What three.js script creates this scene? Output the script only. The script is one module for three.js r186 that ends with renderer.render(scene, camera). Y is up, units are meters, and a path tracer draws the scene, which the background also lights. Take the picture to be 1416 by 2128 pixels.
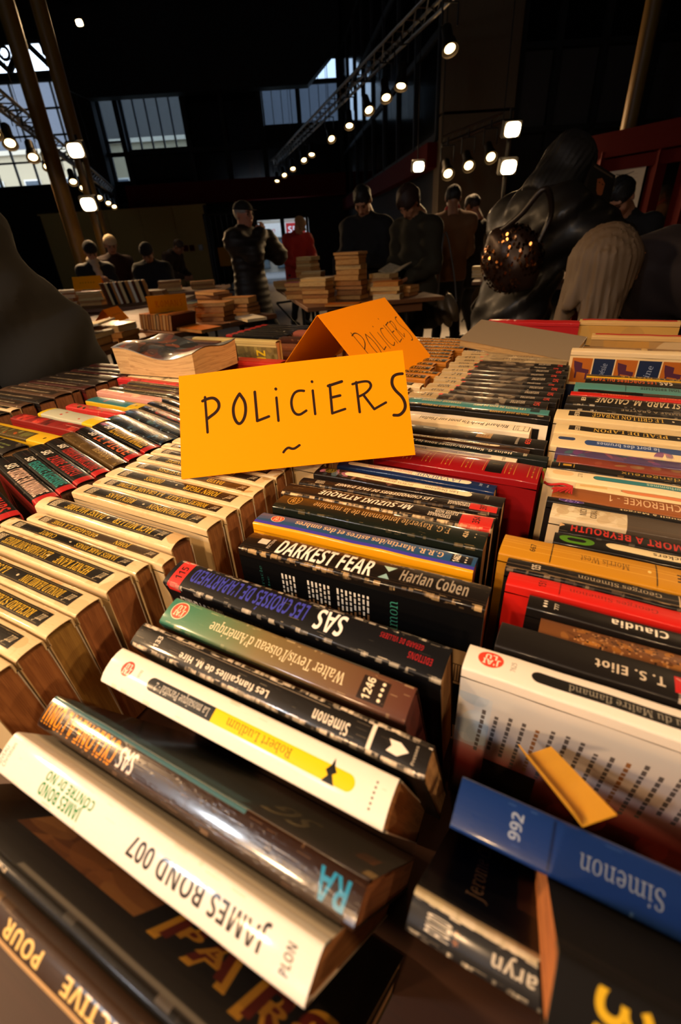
import * as THREE from 'three';
import { RoundedBoxGeometry } from 'three/addons/geometries/RoundedBoxGeometry.js';
import { mergeGeometries, mergeVertices, toCreasedNormals } from 'three/addons/utils/BufferGeometryUtils.js';
import { RectAreaLightUniformsLib } from 'three/addons/lights/RectAreaLightUniformsLib.js';

// ---------------------------------------------------------------- camera, sky, exposure
const R = (d) => d * Math.PI / 180;
const CAM_Y = 1.28, TT = 0.985;              // camera height, table top height
const YAW = R(29.7), PITCH = R(30.5), ROLL = R(3.6);
const scene = new THREE.Scene();
const renderer = new THREE.WebGLRenderer({ antialias: true });
renderer.toneMapping = THREE.LinearToneMapping;
renderer.toneMappingExposure = 0.92;
renderer.shadowMap.enabled = true;
RectAreaLightUniformsLib.init();
const camera = new THREE.PerspectiveCamera(96.17, 1416 / 2128, 0.02, 200);
{
  const d = new THREE.Vector3(-Math.sin(YAW) * Math.cos(PITCH), -Math.sin(PITCH), -Math.cos(YAW) * Math.cos(PITCH));
  const r = new THREE.Vector3(Math.cos(YAW), 0, -Math.sin(YAW)), u = new THREE.Vector3().crossVectors(r, d);
  const c = Math.cos(ROLL), s = Math.sin(ROLL);
  const r2 = r.clone().multiplyScalar(c).addScaledVector(u, -s), u2 = r.clone().multiplyScalar(s).addScaledVector(u, c);
  camera.matrixAutoUpdate = true;
  camera.quaternion.setFromRotationMatrix(new THREE.Matrix4().makeBasis(r2, u2, d.clone().negate()));
  camera.position.set(0, CAM_Y, 0);
  camera.focus = 0.46; camera.userData.fStop = 8;
}
scene.add(camera);
// overcast winter daylight outside: one even pale sky
scene.background = new THREE.Color(.62, .74, .92); scene.backgroundIntensity = 4.5;

// ---------------------------------------------------------------- the hall's own frame: F forward (the way the camera looks), S sideways
const FWD = new THREE.Vector3(-Math.sin(YAW), 0, -Math.cos(YAW)), SIDE = new THREE.Vector3(Math.cos(YAW), 0, -Math.sin(YAW));
const hall = (s, y, f) => new THREE.Vector3().addScaledVector(FWD, f).addScaledVector(SIDE, s).setY(y);
const WARM = new THREE.Color(1.0, 0.62, 0.31);

// ---------------------------------------------------------------- seeded noise
function rng(seed) { let a = seed >>> 0; return () => { a = (a + 0x6D2B79F5) | 0; let t = Math.imul(a ^ (a >>> 15), 1 | a); t = (t + Math.imul(t ^ (t >>> 7), 61 | t)) ^ t; return ((t ^ (t >>> 14)) >>> 0) / 4294967296; }; }
const rand = rng(7);
const rr = (a, b, r = rand) => a + (b - a) * r();
const pick = (a, r = rand) => a[Math.floor(r() * a.length) % a.length];

// ---------------------------------------------------------------- scene helpers
const used = {};
function numbered(n) { used[n] = (used[n] || 0) + 1; return used[n] === 1 ? n : n + '_' + String(used[n] - 1).padStart(3, '0'); }
function tag(o, label, category, group) { o.userData.label = label; o.userData.category = category; if (group) o.userData.group = group; return o; }
function thing(name, label, category, pos = [0, 0, 0], turn = 0, group) {
  const o = new THREE.Group(); o.name = numbered(name); o.position.set(...(pos.toArray ? pos.toArray() : pos)); o.rotation.order = 'YXZ'; o.rotation.y = turn; scene.add(o); return tag(o, label, category, group);
}
function part(name, geo, mat, parent, label) {
  const m = new THREE.Mesh(geo, mat); m.name = name; m.castShadow = m.receiveShadow = true; parent.add(m); if (label) m.userData.label = label; return m;
}
function struct(name, geo, mat, parent) { const m = new THREE.Mesh(geo, mat); m.name = name; m.castShadow = m.receiveShadow = true; (parent || scene).add(m); if (!parent) m.userData.kind = 'structure'; return m; }
const V = (x, y, z) => new THREE.Vector3(x, y, z);
function boxG(w, h, d, x = 0, y = 0, z = 0) { const g = new THREE.BoxGeometry(w, h, d); g.translate(x, y, z); return g; }
function rbox(w, h, d, r, x = 0, y = 0, z = 0, seg = 2) { const g = new RoundedBoxGeometry(w, h, d, seg, r); g.translate(x, y, z); return g; }
function cylBetween(a, b, r0, r1 = r0, seg = 12) {
  const d = b.clone().sub(a), g = new THREE.CylinderGeometry(r1, r0, d.length(), seg);
  g.applyQuaternion(new THREE.Quaternion().setFromUnitVectors(V(0, 1, 0), d.clone().normalize())); g.translate(...a.clone().add(b).multiplyScalar(0.5).toArray()); return g;
}
function barBetween(a, b, w, h) { // a rectangular bar from a to b
  const d = b.clone().sub(a), g = new THREE.BoxGeometry(w, h, d.length());
  const m = new THREE.Matrix4().lookAt(b, a, Math.abs(d.y) > 0.95 * d.length() ? V(1, 0, 0) : V(0, 1, 0)); g.applyMatrix4(m); g.translate(...a.clone().add(b).multiplyScalar(0.5).toArray()); return g;
}
const ORD = ['first', 'second', 'third', 'fourth', 'fifth', 'sixth', 'seventh', 'eighth', 'ninth', 'tenth', 'eleventh', 'twelfth', 'thirteenth', 'fourteenth', 'fifteenth', 'sixteenth', 'seventeenth', 'eighteenth', 'nineteenth', 'twentieth', 'twenty-first', 'twenty-second', 'twenty-third', 'twenty-fourth', 'twenty-fifth', 'twenty-sixth', 'twenty-seventh', 'twenty-eighth', 'twenty-ninth', 'thirtieth', 'thirty-first', 'thirty-second', 'thirty-third', 'thirty-fourth', 'thirty-fifth', 'thirty-sixth', 'thirty-seventh', 'thirty-eighth', 'thirty-ninth', 'fortieth'];

// ---------------------------------------------------------------- textures
function canvasTex(w, h, draw, color = true) {
  const cv = document.createElement('canvas'); cv.width = w; cv.height = h; draw(cv.getContext('2d'), w, h);
  const t = new THREE.CanvasTexture(cv); if (color) t.colorSpace = THREE.SRGBColorSpace; t.wrapS = t.wrapT = THREE.RepeatWrapping; t.anisotropy = 8; return t;
}
function speckle(c, w, h, n, cols, a0, a1, s0, s1, r) { for (let i = 0; i < n; i++) { c.globalAlpha = rr(a0, a1, r); c.fillStyle = pick(cols, r); const s = rr(s0, s1, r); c.fillRect(r() * w, r() * h, s * rr(.6, 1.8, r), s); } c.globalAlpha = 1; }
function grainTex(w, h, base, cols, n, seed, streak = 1, s1 = 4) {
  return canvasTex(w, h, (c) => { const r = rng(seed); c.fillStyle = base; c.fillRect(0, 0, w, h); for (let i = 0; i < n; i++) { c.globalAlpha = rr(.03, .14, r); c.fillStyle = pick(cols, r); const s = rr(1, s1, r); c.fillRect(r() * w, r() * h, s * streak, s); } c.globalAlpha = 1; });
}
const std = (o) => new THREE.MeshStandardMaterial(o);
const phys = (o) => new THREE.MeshPhysicalMaterial(o);
// ---------------------------------------------------------------- materials of the hall, lamps
const M = {
  steel: std({ color: '#3a352e', metalness: .7, roughness: .45 }), darkSteel: std({ color: '#15120f', metalness: .3, roughness: .6 }), blackPaint: std({ color: '#0b0a09', roughness: .7 }),
  alu: std({ color: '#8a8278', metalness: .9, roughness: .35 }), yellowPaint: std({ color: '#75541a', roughness: .5 }), redPaint: phys({ color: '#5a0d08', roughness: .8, specularIntensity: .25 }),
  concrete: std({ map: grainTex(512, 512, '#685640', ['#4a3c2a', '#7a6850', '#584830'], 5000, 21, 1, 7), roughness: .92 }),
  darkWall: std({ color: '#1a1512', roughness: .85 }), floor: std({ map: grainTex(512, 512, '#4a443c', ['#3a342c', '#5a5248', '#2e2a24'], 4000, 22, 1, 8), roughness: .7 }),
  ceiling: std({ color: '#14110e', roughness: .9 }), cream: std({ map: grainTex(256, 256, '#c8a45c', ['#b08c44', '#d4b06a', '#a08040'], 1500, 23, 1, 6), roughness: .8 }),
  glass: phys({ color: '#ffffff', transmission: 1, thickness: 0, roughness: .03, ior: 1.45 }), dimGlass: phys({ color: '#c4ccd2', transmission: 1, thickness: 0, roughness: .06, ior: 1.45 }),
  darkGlass: phys({ color: '#0c0b0a', roughness: .12, metalness: 0, clearcoat: .4 }),
};
const lampGlow = new THREE.MeshStandardMaterial({ color: '#1a1008', emissive: new THREE.Color(1.0, .62, .26), emissiveIntensity: 14, roughness: .4 });
const floodGlow = new THREE.MeshStandardMaterial({ color: '#1a1008', emissive: new THREE.Color(1.0, .68, .34), emissiveIntensity: 60, roughness: .4 });
const TD = V(-.69683, 0, -.71723), TN = V(.71723, 0, -.69683);     // along and across the two lighting trusses
const trussAt = (t, lat, y) => V(0, y, 0).addScaledVector(TD, t).addScaledVector(TN, lat);
// ================================================================ BOOKS
// spine and cover print lives in shared atlases; one slot per book
const SERIF = 'serif', SANS = 'sans-serif';
class Atlas {
  constructor() { this.cv = document.createElement('canvas'); this.cv.width = this.cv.height = 2048; this.c = this.cv.getContext('2d'); this.c.fillStyle = '#888'; this.c.fillRect(0, 0, 2048, 2048); this.x = this.y = this.rowH = 0; this.tex = new THREE.CanvasTexture(this.cv); this.tex.colorSpace = THREE.SRGBColorSpace; this.tex.anisotropy = 8; this.mats = {}; }
  take(w, h) { if (this.x + w > 2048) { this.x = 0; this.y += this.rowH; this.rowH = 0; } if (this.y + h > 2048) return null; const s = { a: this, x: this.x, y: this.y, w, h }; this.x += w; this.rowH = Math.max(this.rowH, h); return s; }
}
// creased, scuffed paper relief, laid out like the atlases (long streaks along the spines)
const bumpTex = canvasTex(2048, 1024, (c, w, h) => {
  const r = rng(99); c.fillStyle = '#808080'; c.fillRect(0, 0, w, h);
  for (let i = 0; i < 5200; i++) { c.globalAlpha = rr(.1, .5, r); c.fillStyle = r() < .6 ? '#555' : '#b0b0b0'; c.fillRect(r() * w, r() * h, rr(8, 130, r), rr(.6, 1.6, r)); }
  for (let i = 0; i < 9000; i++) { c.globalAlpha = rr(.1, .4, r); c.fillStyle = r() < .5 ? '#444' : '#bbb'; c.beginPath(); c.ellipse(r() * w, r() * h, rr(1, 9, r), rr(.8, 3, r), 0, 0, 7); c.fill(); }
}, false);
function atlasMat(a, kind) {
  if (!a.mats[kind]) a.mats[kind] = kind === 'gloss' ? phys({ map: a.tex, roughness: .42, specularIntensity: .4, clearcoat: .55, clearcoatRoughness: .1, bumpMap: bumpTex, bumpScale: .0003 })
    : kind === 'foil' ? phys({ map: a.tex, roughness: .25, clearcoat: 1, clearcoatRoughness: .1, bumpMap: bumpTex, bumpScale: .0006 })
      : kind === 'matte' ? phys({ map: a.tex, roughness: .72, specularIntensity: .2, bumpMap: bumpTex, bumpScale: .0003 }) : phys({ map: a.tex, roughness: .5, specularIntensity: .35, clearcoat: .2, clearcoatRoughness: .14, bumpMap: bumpTex, bumpScale: .0003 });
  return a.mats[kind];
}
let spineAtlas = new Atlas(), midAtlas = new Atlas(), coverAtlas = new Atlas();
class Draw { // drawing in fractions of the slot; y 0 is the far edge, 1 the near edge
  constructor(slot, m, seed) { this.s = slot; this.c = slot.a.c; this.m = m; this.W = slot.w; this.H = slot.h * (1 - 2 * m); this.ox = slot.x; this.oy = slot.y + slot.h * m; this.r = rng(seed); }
  X(f) { return this.ox + f * this.W; } Y(f) { return this.oy + f * this.H; }
  bg(col) { this.c.fillStyle = col; this.c.fillRect(this.s.x, this.s.y, this.s.w, this.s.h); return this; }
  rect(x, y, w, h, col) { this.c.fillStyle = col; this.c.fillRect(this.X(x), this.Y(y), w * this.W, h * this.H); return this; }
  pill(x, y, w, h, col, st) { const c = this.c, R0 = Math.min(h * this.H, w * this.W) / 2; c.beginPath(); c.roundRect(this.X(x), this.Y(y), w * this.W, h * this.H, R0); if (col) { c.fillStyle = col; c.fill(); } if (st) { c.strokeStyle = st; c.lineWidth = Math.max(1.5, this.H * .03); c.stroke(); } return this; }
  dot(x, y, rf, col) { const c = this.c; c.fillStyle = col; c.beginPath(); c.arc(this.X(x), this.Y(y), rf * this.H, 0, 7); c.fill(); return this; }
  poly(pts, col) { const c = this.c; c.fillStyle = col; c.beginPath(); pts.forEach(([x, y], i) => i ? c.lineTo(this.X(x), this.Y(y)) : c.moveTo(this.X(x), this.Y(y))); c.closePath(); c.fill(); return this; }
  // text centred at x,y, fitted into a box w by h (fractions); turn in degrees (180 = upside down), skew leans it
  tx(str, x, y, w, h, col, font = SANS, turn = 180, weight = 'bold', skew = 0) {
    const c = this.c; c.save(); c.translate(this.X(x), this.Y(y)); c.rotate(R(turn)); const side = turn % 180 !== 0;
    const e = this.m ? 1.2 : 1, bw = side ? Math.min(.94, h * e) * this.H : w * this.W, bh = side ? w * this.W : Math.min(.9, h * e) * this.H;
    c.font = `${weight} 100px ${font}`; c.textAlign = 'center'; c.textBaseline = 'alphabetic';
    const mm = c.measureText(str), caps = str === str.toUpperCase(), th = caps ? 72 : 92; c.transform(1, 0, skew, 1, 0, 0);
    c.scale(bw / Math.max(1, mm.width), bh / th); c.fillStyle = col; c.fillText(str, 0, caps ? 36 : 34); c.restore(); return this;
  }
  lines(x, y, w, h, n, col, a = .8) { const c = this.c; c.fillStyle = col; for (let i = 0; i < n; i++) { let u = 0; const Y = y + h * (i + .5) / n; while (u < w) { const l = Math.min(rr(.01, .05, this.r), w - u); c.globalAlpha = a * rr(.5, 1, this.r); c.fillRect(this.X(x + u), this.Y(Y), l * this.W, Math.max(1, h / n * .45 * this.H)); u += l + .008; } } c.globalAlpha = 1; return this; }
  wear(n, col = '#d8c8a8', edge = true) { const c = this.c; c.fillStyle = col; for (let i = 0; i < n; i++) { c.globalAlpha = rr(.15, .7, this.r); const e = edge && this.r() < .75; const y = e ? (this.r() < .5 ? rr(-.04, .05, this.r) : rr(.95, 1.04, this.r)) : this.r(); c.fillRect(this.X(this.r()), this.Y(y), this.W * rr(.003, .04, this.r), Math.max(1, this.H * rr(.008, e ? .035 : .02, this.r))); } c.globalAlpha = 1; return this; }
  crease(ys, col = 'rgba(220,200,170,.35)') { const c = this.c; c.strokeStyle = col; for (const y of ys) { c.lineWidth = rr(.7, 1.8, this.r); c.beginPath(); c.moveTo(this.X(0), this.Y(y)); for (let i = 1; i <= 20; i++) c.lineTo(this.X(i / 20), this.Y(y + rr(-.012, .012, this.r))); c.stroke(); } return this; }
  blobs(n, cols, x = 0, y = 0, w = 1, h = 1, s0 = .04, s1 = .3) { const c = this.c; c.save(); c.beginPath(); c.rect(this.X(x), this.Y(y), w * this.W, h * this.H); c.clip(); for (let i = 0; i < n; i++) { c.globalAlpha = rr(.3, .9, this.r); c.fillStyle = pick(cols, this.r); c.beginPath(); c.ellipse(this.X(x + w * this.r()), this.Y(y + h * this.r()), this.H * rr(s0, s1, this.r) * 1.6, this.H * rr(s0, s1, this.r), this.r() * 3, 0, 7); c.fill(); } c.restore(); c.globalAlpha = 1; return this; }
  edge(col = '#d8c8a8', n = 90) { const c = this.c; c.fillStyle = col; for (const y0 of [.0, .985]) for (let i = 0; i < n; i++) { c.globalAlpha = rr(.35, .95, this.r); c.fillRect(this.X(this.r()), this.Y(y0 + rr(-.03, .03, this.r)), this.W * rr(.004, .03, this.r), this.H * rr(.01, .05, this.r)); } c.globalAlpha = 1; return this; }
  logo(x, y, h, ring = '#c8392a', ink = '#f0dcc0') { // small oval publisher's badge of two short lines
    h *= 1.2; const w = h * this.H / this.W * 1.05; this.pill(x - w / 2, y - h / 2, w, h, ring, ink); this.tx("J'AI", x + w * .02, y + h * .17, w * .62, h * .26, ink); this.tx('LU', x, y - h * .17, w * .5, h * .26, ink); return this;
  }
}
let seedN = 11;
function slotIn(get, set, w, h, m, fn) { let s = get().take(w, h); if (!s) { set(new Atlas()); s = get().take(w, h); } s.m = m; const d = new Draw(s, m, seedN++), c = d.c; c.save(); c.beginPath(); c.rect(s.x, s.y, w, h); c.clip(); fn(d); c.restore(); return s; }
const spine = (fn, h = 128) => slotIn(() => spineAtlas, (a) => spineAtlas = a, 1024, h, .1, fn);
const midSpine = (fn) => slotIn(() => midAtlas, (a) => midAtlas = a, 512, 64, .1, fn);
const coverArt = (fn, w = 512, h = 512) => slotIn(() => coverAtlas, (a) => coverAtlas = a, w, h, 0, fn);

const pageTex = canvasTex(512, 256, (c, w, h) => { const r = rng(5); c.fillStyle = '#fff'; c.fillRect(0, 0, w, h); for (let i = 0; i < 900; i++) { c.globalAlpha = rr(.05, .3, r); c.fillStyle = r() < .7 ? '#8a7358' : '#fff'; c.fillRect(r() * w, r() * h - 60, rr(.6, 1.6, r), rr(60, 260, r)); } c.globalAlpha = .1; for (let i = 0; i < 120; i++) { c.fillStyle = '#6a4a2c'; c.beginPath(); c.ellipse(r() * w, r() * h, rr(3, 30, r), rr(3, 20, r), 0, 0, 7); c.fill(); } });
const pageMat = std({ map: pageTex, vertexColors: true, roughness: .9 });
const coverMat = phys({ vertexColors: true, roughness: .5, specularIntensity: .3, clearcoat: .15, clearcoatRoughness: .15 });
const coverMatte = phys({ vertexColors: true, roughness: .75, specularIntensity: .2 });
const lin = (c) => new THREE.Color(c);
function paint(g, c) { const k = lin(c), n = g.attributes.position.count, a = new Float32Array(n * 3); for (let i = 0; i < n; i++) { a[i * 3] = k.r; a[i * 3 + 1] = k.g; a[i * 3 + 2] = k.b; } g.setAttribute('color', new THREE.BufferAttribute(a, 3)); return g; }

function spineGeo(L, t, h, slot, bulge, r) {
  const rad = Math.min(.0015, t * .3), pts = [], vs = [], hz = t / 2;
  const top = (z) => h + bulge * (1 - (z / hz) ** 2);
  pts.push([hz, h - .007, 0]); pts.push([hz, h - rad, .09]);
  for (let i = 1; i <= 3; i++) { const a = Math.PI / 2 * i / 3; pts.push([hz - rad + rad * Math.cos(a), h - rad + rad * Math.sin(a) + (i === 3 ? bulge * .1 : 0), .09 + .01 * i / 3]); }
  for (let i = 1; i < 6; i++) { const z = hz - rad - (t - 2 * rad) * i / 6; pts.push([z, top(z), .1 + .8 * (i / 6)]); }
  const n = pts.length - 5; for (let i = 4; i >= 0; i--) pts.push([-pts[i][0], pts[i][1], 1 - pts[i][2]]);
  const N = pts.length, XS = 8, pos = [], uv = [], idx = [], W = slot.a.cv.width, T = slot.m / .1;
  const wob = []; for (let k = 0; k <= XS; k++) wob.push((r() - .5) * .0007);
  for (let side = 0; side < 2; side++) for (let k = 0; k <= XS; k++) for (let i = 0; i < N; i++) {
    const [z, y, v] = pts[i], f = k / XS, e = (k === 0 || k === XS) ? .0004 : 0; let zz = z, yy = y + wob[k] - e;
    if (side) { zz = z * (1 - .0012 / hz); yy = y - .0007 + wob[k] - e; }
    pos.push((f - .5) * L, yy, zz); uv.push((slot.x + f * slot.w) / W, 1 - (slot.y + (1 - v) * slot.h) / W);
  }
  const at = (s, k, i) => s * (XS + 1) * N + k * N + i;
  for (let k = 0; k < XS; k++) for (let i = 0; i < N - 1; i++) {
    idx.push(at(0, k, i), at(0, k + 1, i), at(0, k + 1, i + 1), at(0, k, i), at(0, k + 1, i + 1), at(0, k, i + 1));
    idx.push(at(1, k, i), at(1, k + 1, i + 1), at(1, k + 1, i), at(1, k, i), at(1, k, i + 1), at(1, k + 1, i + 1));
  }
  for (let i = 0; i < N - 1; i++) { idx.push(at(0, 0, i), at(0, 0, i + 1), at(1, 0, i + 1), at(0, 0, i), at(1, 0, i + 1), at(1, 0, i)); idx.push(at(0, XS, i), at(1, XS, i + 1), at(0, XS, i + 1), at(0, XS, i), at(1, XS, i), at(1, XS, i + 1)); }
  const g = new THREE.BufferGeometry(); g.setAttribute('position', new THREE.Float32BufferAttribute(pos, 3)); g.setAttribute('uv', new THREE.Float32BufferAttribute(uv, 2)); g.setIndex(idx); g.computeVertexNormals(); return g;
}
function pageGeo(L, h, t, col, inset) {
  const g = new THREE.BoxGeometry(L - inset * 2, h - .003 - inset, t, 6, 1, 1), p = g.attributes.position, nm = g.attributes.normal, uv = g.attributes.uv;
  for (let i = 0; i < p.count; i++) { const x = p.getX(i), y = p.getY(i), z = p.getZ(i); if (Math.abs(nm.getX(i)) > .5) uv.setXY(i, z * 28 + L * 9, y * 4); else uv.setXY(i, z * 28 + L * 9, x * 4); }
  g.translate(0, inset + (h - .003 - inset) / 2, 0); return paint(g, col);
}
function boardGeo(L, h, c, z, slot, far) {
  const g = boxG(L, h, c, 0, h / 2, z); if (!slot) return g;
  const p = g.attributes.position, uv = g.attributes.uv, W = slot.a.cv.width;
  for (let i = 0; i < p.count; i++) { const u = p.getX(i) / L + .5, v = far ? 1 - p.getY(i) / h : p.getY(i) / h; uv.setXY(i, (slot.x + u * slot.w) / W, 1 - (slot.y + (1 - v) * slot.h) / W); }
  return g;
}
// one book standing on its fore-edge, spine up. x0..x1 the spine's ends, z0 its near and z1 its far edge at the top, all in centimetres from below the camera.
function book(label, x0, x1, z0, z1, o = {}) {
  const L = (x1 - x0) / 100 / Math.cos(R(o.yw || 0)), ln = R(o.ln || 0), t = Math.max(.004, (z0 - z1) / 100 * .97), h0 = o.h || .11, r = rng(seedN++ * 31 + 5);
  const h = h0 / Math.cos(ln) - Math.abs(Math.sin(ln)) * t * .5, cx = (x0 + x1) / 200, cz = (z0 + z1) / 200 - Math.sin(ln) * h;
  const b = thing(o.name || 'paperback_book', label, o.cat || 'book', [cx, TT + Math.abs(Math.sin(ln)) * t / 2 + .0005 + (o.y || 0), cz], R(o.yw || 0), o.g || 'second-hand paperbacks on the large table');
  b.rotation.x = ln; if (o.rz) b.rotation.z = R(o.rz);
  const c = o.hard ? .0022 : .0006, cn = o.cn || '#222', cf = o.cf || cn, sh = h - .0065;
  const s = o.s || midSpine((d) => d.bg(cn));
  part('spine', spineGeo(L, t, h, s, (o.bulge ?? .05) * t, r), atlasMat(s.a, o.m || 'semi'), b);
  const bm = o.m === 'matte' ? coverMatte : coverMat;
  part('front_cover', o.an ? boardGeo(L, sh, c, t / 2 - c / 2, o.an) : paint(boardGeo(L, sh, c, t / 2 - c / 2), cn), o.an ? atlasMat(o.an.a, o.m || 'semi') : bm, b);
  part('back_cover', o.af ? boardGeo(L, sh, c, -t / 2 + c / 2, o.af, true) : paint(boardGeo(L, sh, c, -t / 2 + c / 2), cf), o.af ? atlasMat(o.af.a, o.m || 'semi') : bm, b);
  part('pages', pageGeo(L, h - .001, t - 2 * c, o.pg || '#c09468', o.hard ? .003 : .0007), pageMat, b);
  return b;
}
// ================================================================ THE LARGE TABLE'S BOOKS
const gMid = 'paperbacks of the middle row', gRight = 'paperbacks of the row along the table side', gCream = 'cream paperbacks with black spine labels', gSlant = 'black paperbacks of the slanting row', gYel = 'yellow and red paperbacks of the low row';
// ---- middle row, from the front
book('dark brown paperback with large gold spine letters, first of the middle row', -22, -2.5, .75, -.25, { ln: 33, cn: '#5a5a48', cf: '#2a211a', g: gMid, m: 'semi', s: spine((d) => d.bg('#3b2a20').tx('MON', .1, .45, .1, .5, '#f0c878').tx('MARAUDE', .33, .45, .16, .56, '#f0c878').tx('POUR', .5, .45, .1, .56, '#f0c878').tx('DETECTIVE', .7, .45, .2, .56, '#f0c878').wear(60, '#9a7a54').rect(0, .93, 1, .2, '#c09a6a')) });
const capers = coverArt((d) => { d.bg('#16120f').rect(.1, .3, .42, .58, '#7a4c28').blobs(90, ['#6a4020', '#8c5a30', '#5a3418', '#9a6a3a'], .1, .3, .42, .58, .03, .1).blobs(40, ['#8a6a44', '#20150e', '#5c4a34'], 0, .3, .14, .35, .03, .08);
  for (const [s, x, y, w] of [['E', .6, .5, .1], ['PA', .66, .76, .2], ['RS', .88, .8, .18]]) d.tx(s, x, y, w + .02, .27, '#b8862a', SANS, 0, 'bold').tx(s, x, y, w - .02, .21, '#5a1c10', SANS, 0, 'bold').tx(s, x, y + .02, w - .07, .08, '#a87826', SANS, 0, 'bold'); }, 512, 384);
book('black paperback with worn spine and yellow bubble lettering on its cover', -19.5, -2.5, -.3, -.95, { ln: 33, h: .107, cn: '#141210', cf: '#181410', af: capers, g: gMid, s: spine((d) => d.bg('#14110f').tx('NOIRE', .2, .3, .14, .3, '#d8c0a0').rect(.27, -.08, .73, .06, '#6a655e').wear(60, '#6a645c')) });
book('white paperback with green and black spine lettering, the third one of the middle row', -19.9, -3.8, -2.5, -4.15, { ln: 31, h: .107, cn: '#e8dcc8', pg: '#b07a48', g: gMid, m: 'gloss', s: spine((d) => { d.bg('#efe8de').tx('Christian', .03, .5, .018, .62, '#6a5c4c', SANS, -92, 'normal').tx('NIVEAU', .012, .6, .014, .5, '#6a5c4c', SANS, -92, 'normal'); d.tx('JAMES BOND', .265, .7, .16, .3, '#0c7a32').tx('CONTRE Dr NO', .28, .32, .185, .3, '#0c7a32').tx('JAMES BOND 007', .7, .52, .38, .42, '#2a221e', SANS, 180, 'bold').tx('PLON', .945, .5, .02, .55, '#5a5450', SANS, -90).wear(16, '#c8b490'); }) });
const slate = coverArt((d) => { d.bg('#2a2624').rect(0, 0, .68, 1, '#26363c').rect(0, .9, .66, .1, '#4a7480').blobs(50, ['#20303a', '#30464c', '#2a3d44'], 0, .1, .66, .8, .05, .2).rect(.1, .28, .5, .02, '#8a7a54').rect(.18, .62, .4, .015, '#7a7250').tx('SG', .73, .72, .13, .34, '#a89468', SANS, 180).rect(.92, .62, .05, .16, '#8a4a1c').rect(.975, .9, .025, .1, '#c8a468'); }, 512, 384);
book('glossy dark brown paperback with orange and white spine lettering', -20.2, -3.3, -4.7, -6.2, { ln: 28, h: .107, cn: '#14100e', cf: '#26363c', af: slate, pg: '#9a6236', g: gMid, m: 'foil', s: spine((d) => d.bg('#2e1c14').rect(0, -.1, .7, .12, '#4a7078').tx('CYCLONE A L’ONU', .155, .5, .3, .72, '#f0960e', SANS, 180).tx('SAS', .345, .5, .06, .62, '#e8dcd0', SANS, 180).tx('RA', .94, .5, .075, .66, '#2a88b0', SANS, 180).rect(0, .82, .8, .05, '#4a3424').wear(40, '#a08060')) });
book('white paperback with a black and yellow pill label on its thick spine', -19.6, -3.6, -7.8, -9.75, { ln: 24, h: .108, cn: '#e8e0d2', pg: '#a87848', g: gMid, m: 'semi', bulge: .1, s: spine((d) => { d.bg('#efe8da').logo(.085, .42, .42, '#e0483a', '#f4e6d6').tx('7/4090', .14, .45, .012, .3, '#8a8274', SERIF, -90, 'normal').pill(.185, .3, .72, .4, '#1c2024').rect(.45, .3, .4, .4, '#ecc80a').pill(.78, .3, .125, .4, '#ecc80a').tx('La mosaïque Parsifal - 2', .325, .5, .22, .24, '#d8d0c4', SERIF, 180, 'normal').tx('Robert Ludlum', .61, .5, .22, .26, '#6a5a10', SERIF, 180, 'normal'); d.poly([[.835, .12], [.842, .3], [.852, .42], [.842, .5], [.855, .72], [.82, .72], [.832, .55], [.822, .45], [.832, .3]], '#1a1816'); for (let i = 0; i < 6; i++) d.dot(.955, .2 + i * .12, .028, '#4a4640'); d.wear(14, '#c8b898'); }) });
book('narrow black paperback with heavily worn spine edges and a white arrow mark', -19.9, -2.8, -10.15, -11.6, { ln: 21, cn: '#181412', pg: '#b8905e', g: gMid, m: 'gloss', s: spine((d) => d.bg('#1a1613').tx('Les fiançailles de M. Hire', .37, .66, .34, .34, '#e8dcc8', SANS, 180).tx('Simenon', .735, .62, .11, .52, '#e0d4c0', SANS, 180).tx('133', .1, .5, .02, .5, '#d8ccb8', SANS, -90).rect(.845, .02, .012, .96, '#e8dcc8').poly([[.895, .3], [.925, .28], [.95, .5], [.925, .78], [.895, .74], [.905, .5]], '#ece0d0').tx('Presses', .965, .5, .01, .6, '#b8ac98', SANS, -90).rect(.12, .12, .6, .03, '#8a7a66').wear(160, '#d8c4a0').edge('#dccab0', 130)) });
book('green to bronze paperback with pale serif title and a red badge', -19.8, -4.4, -12.15, -14.0, { ln: 18, cn: '#4a2a14', cf: '#3a2416', pg: '#5a1c12', g: gMid, m: 'gloss', s: spine((d) => { const g = d.c.createLinearGradient(d.X(0), 0, d.X(1), 0); g.addColorStop(0, '#3a7a62'); g.addColorStop(.22, '#5a7a58'); g.addColorStop(.45, '#7a6840'); g.addColorStop(.8, '#6a4c34'); g.addColorStop(1, '#5a3428'); d.bg(g).logo(.06, .4, .6, '#c0503a', '#f0dcb8'); d.tx('Walter Tevis/l’oiseau d’Amérique', .5, .52, .56, .42, '#e8d8b0', SERIF, 180, 'normal').rect(.835, .12, .09, .78, '#2a1e18').tx('1246', .862, .5, .028, .62, '#f0e0c0', SANS, -90); for (let i = 0; i < 4; i++) d.dot(.905, .22 + i * .18, .06, '#f0e0c0'); d.wear(60, '#d8c090'); }) });
const apaN = coverArt((d) => { d.bg('#0d0d0f'); d.tx('ROBE S FLAMES', .15, .1, .2, .12, '#c8c4bc', SANS, 180).tx('AVENTURES', .33, .06, .18, .06, '#4a4434', SERIF, 180, 'normal'); d.rect(.5, .06, .32, .02, '#d8d4cc').rect(.5, .06, .006, .1, '#d8d4cc').rect(.814, .06, .006, .16, '#d8d4cc').tx('9', .93, .3, .02, .1, '#aaa', SANS, 0); }, 512, 256);
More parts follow.
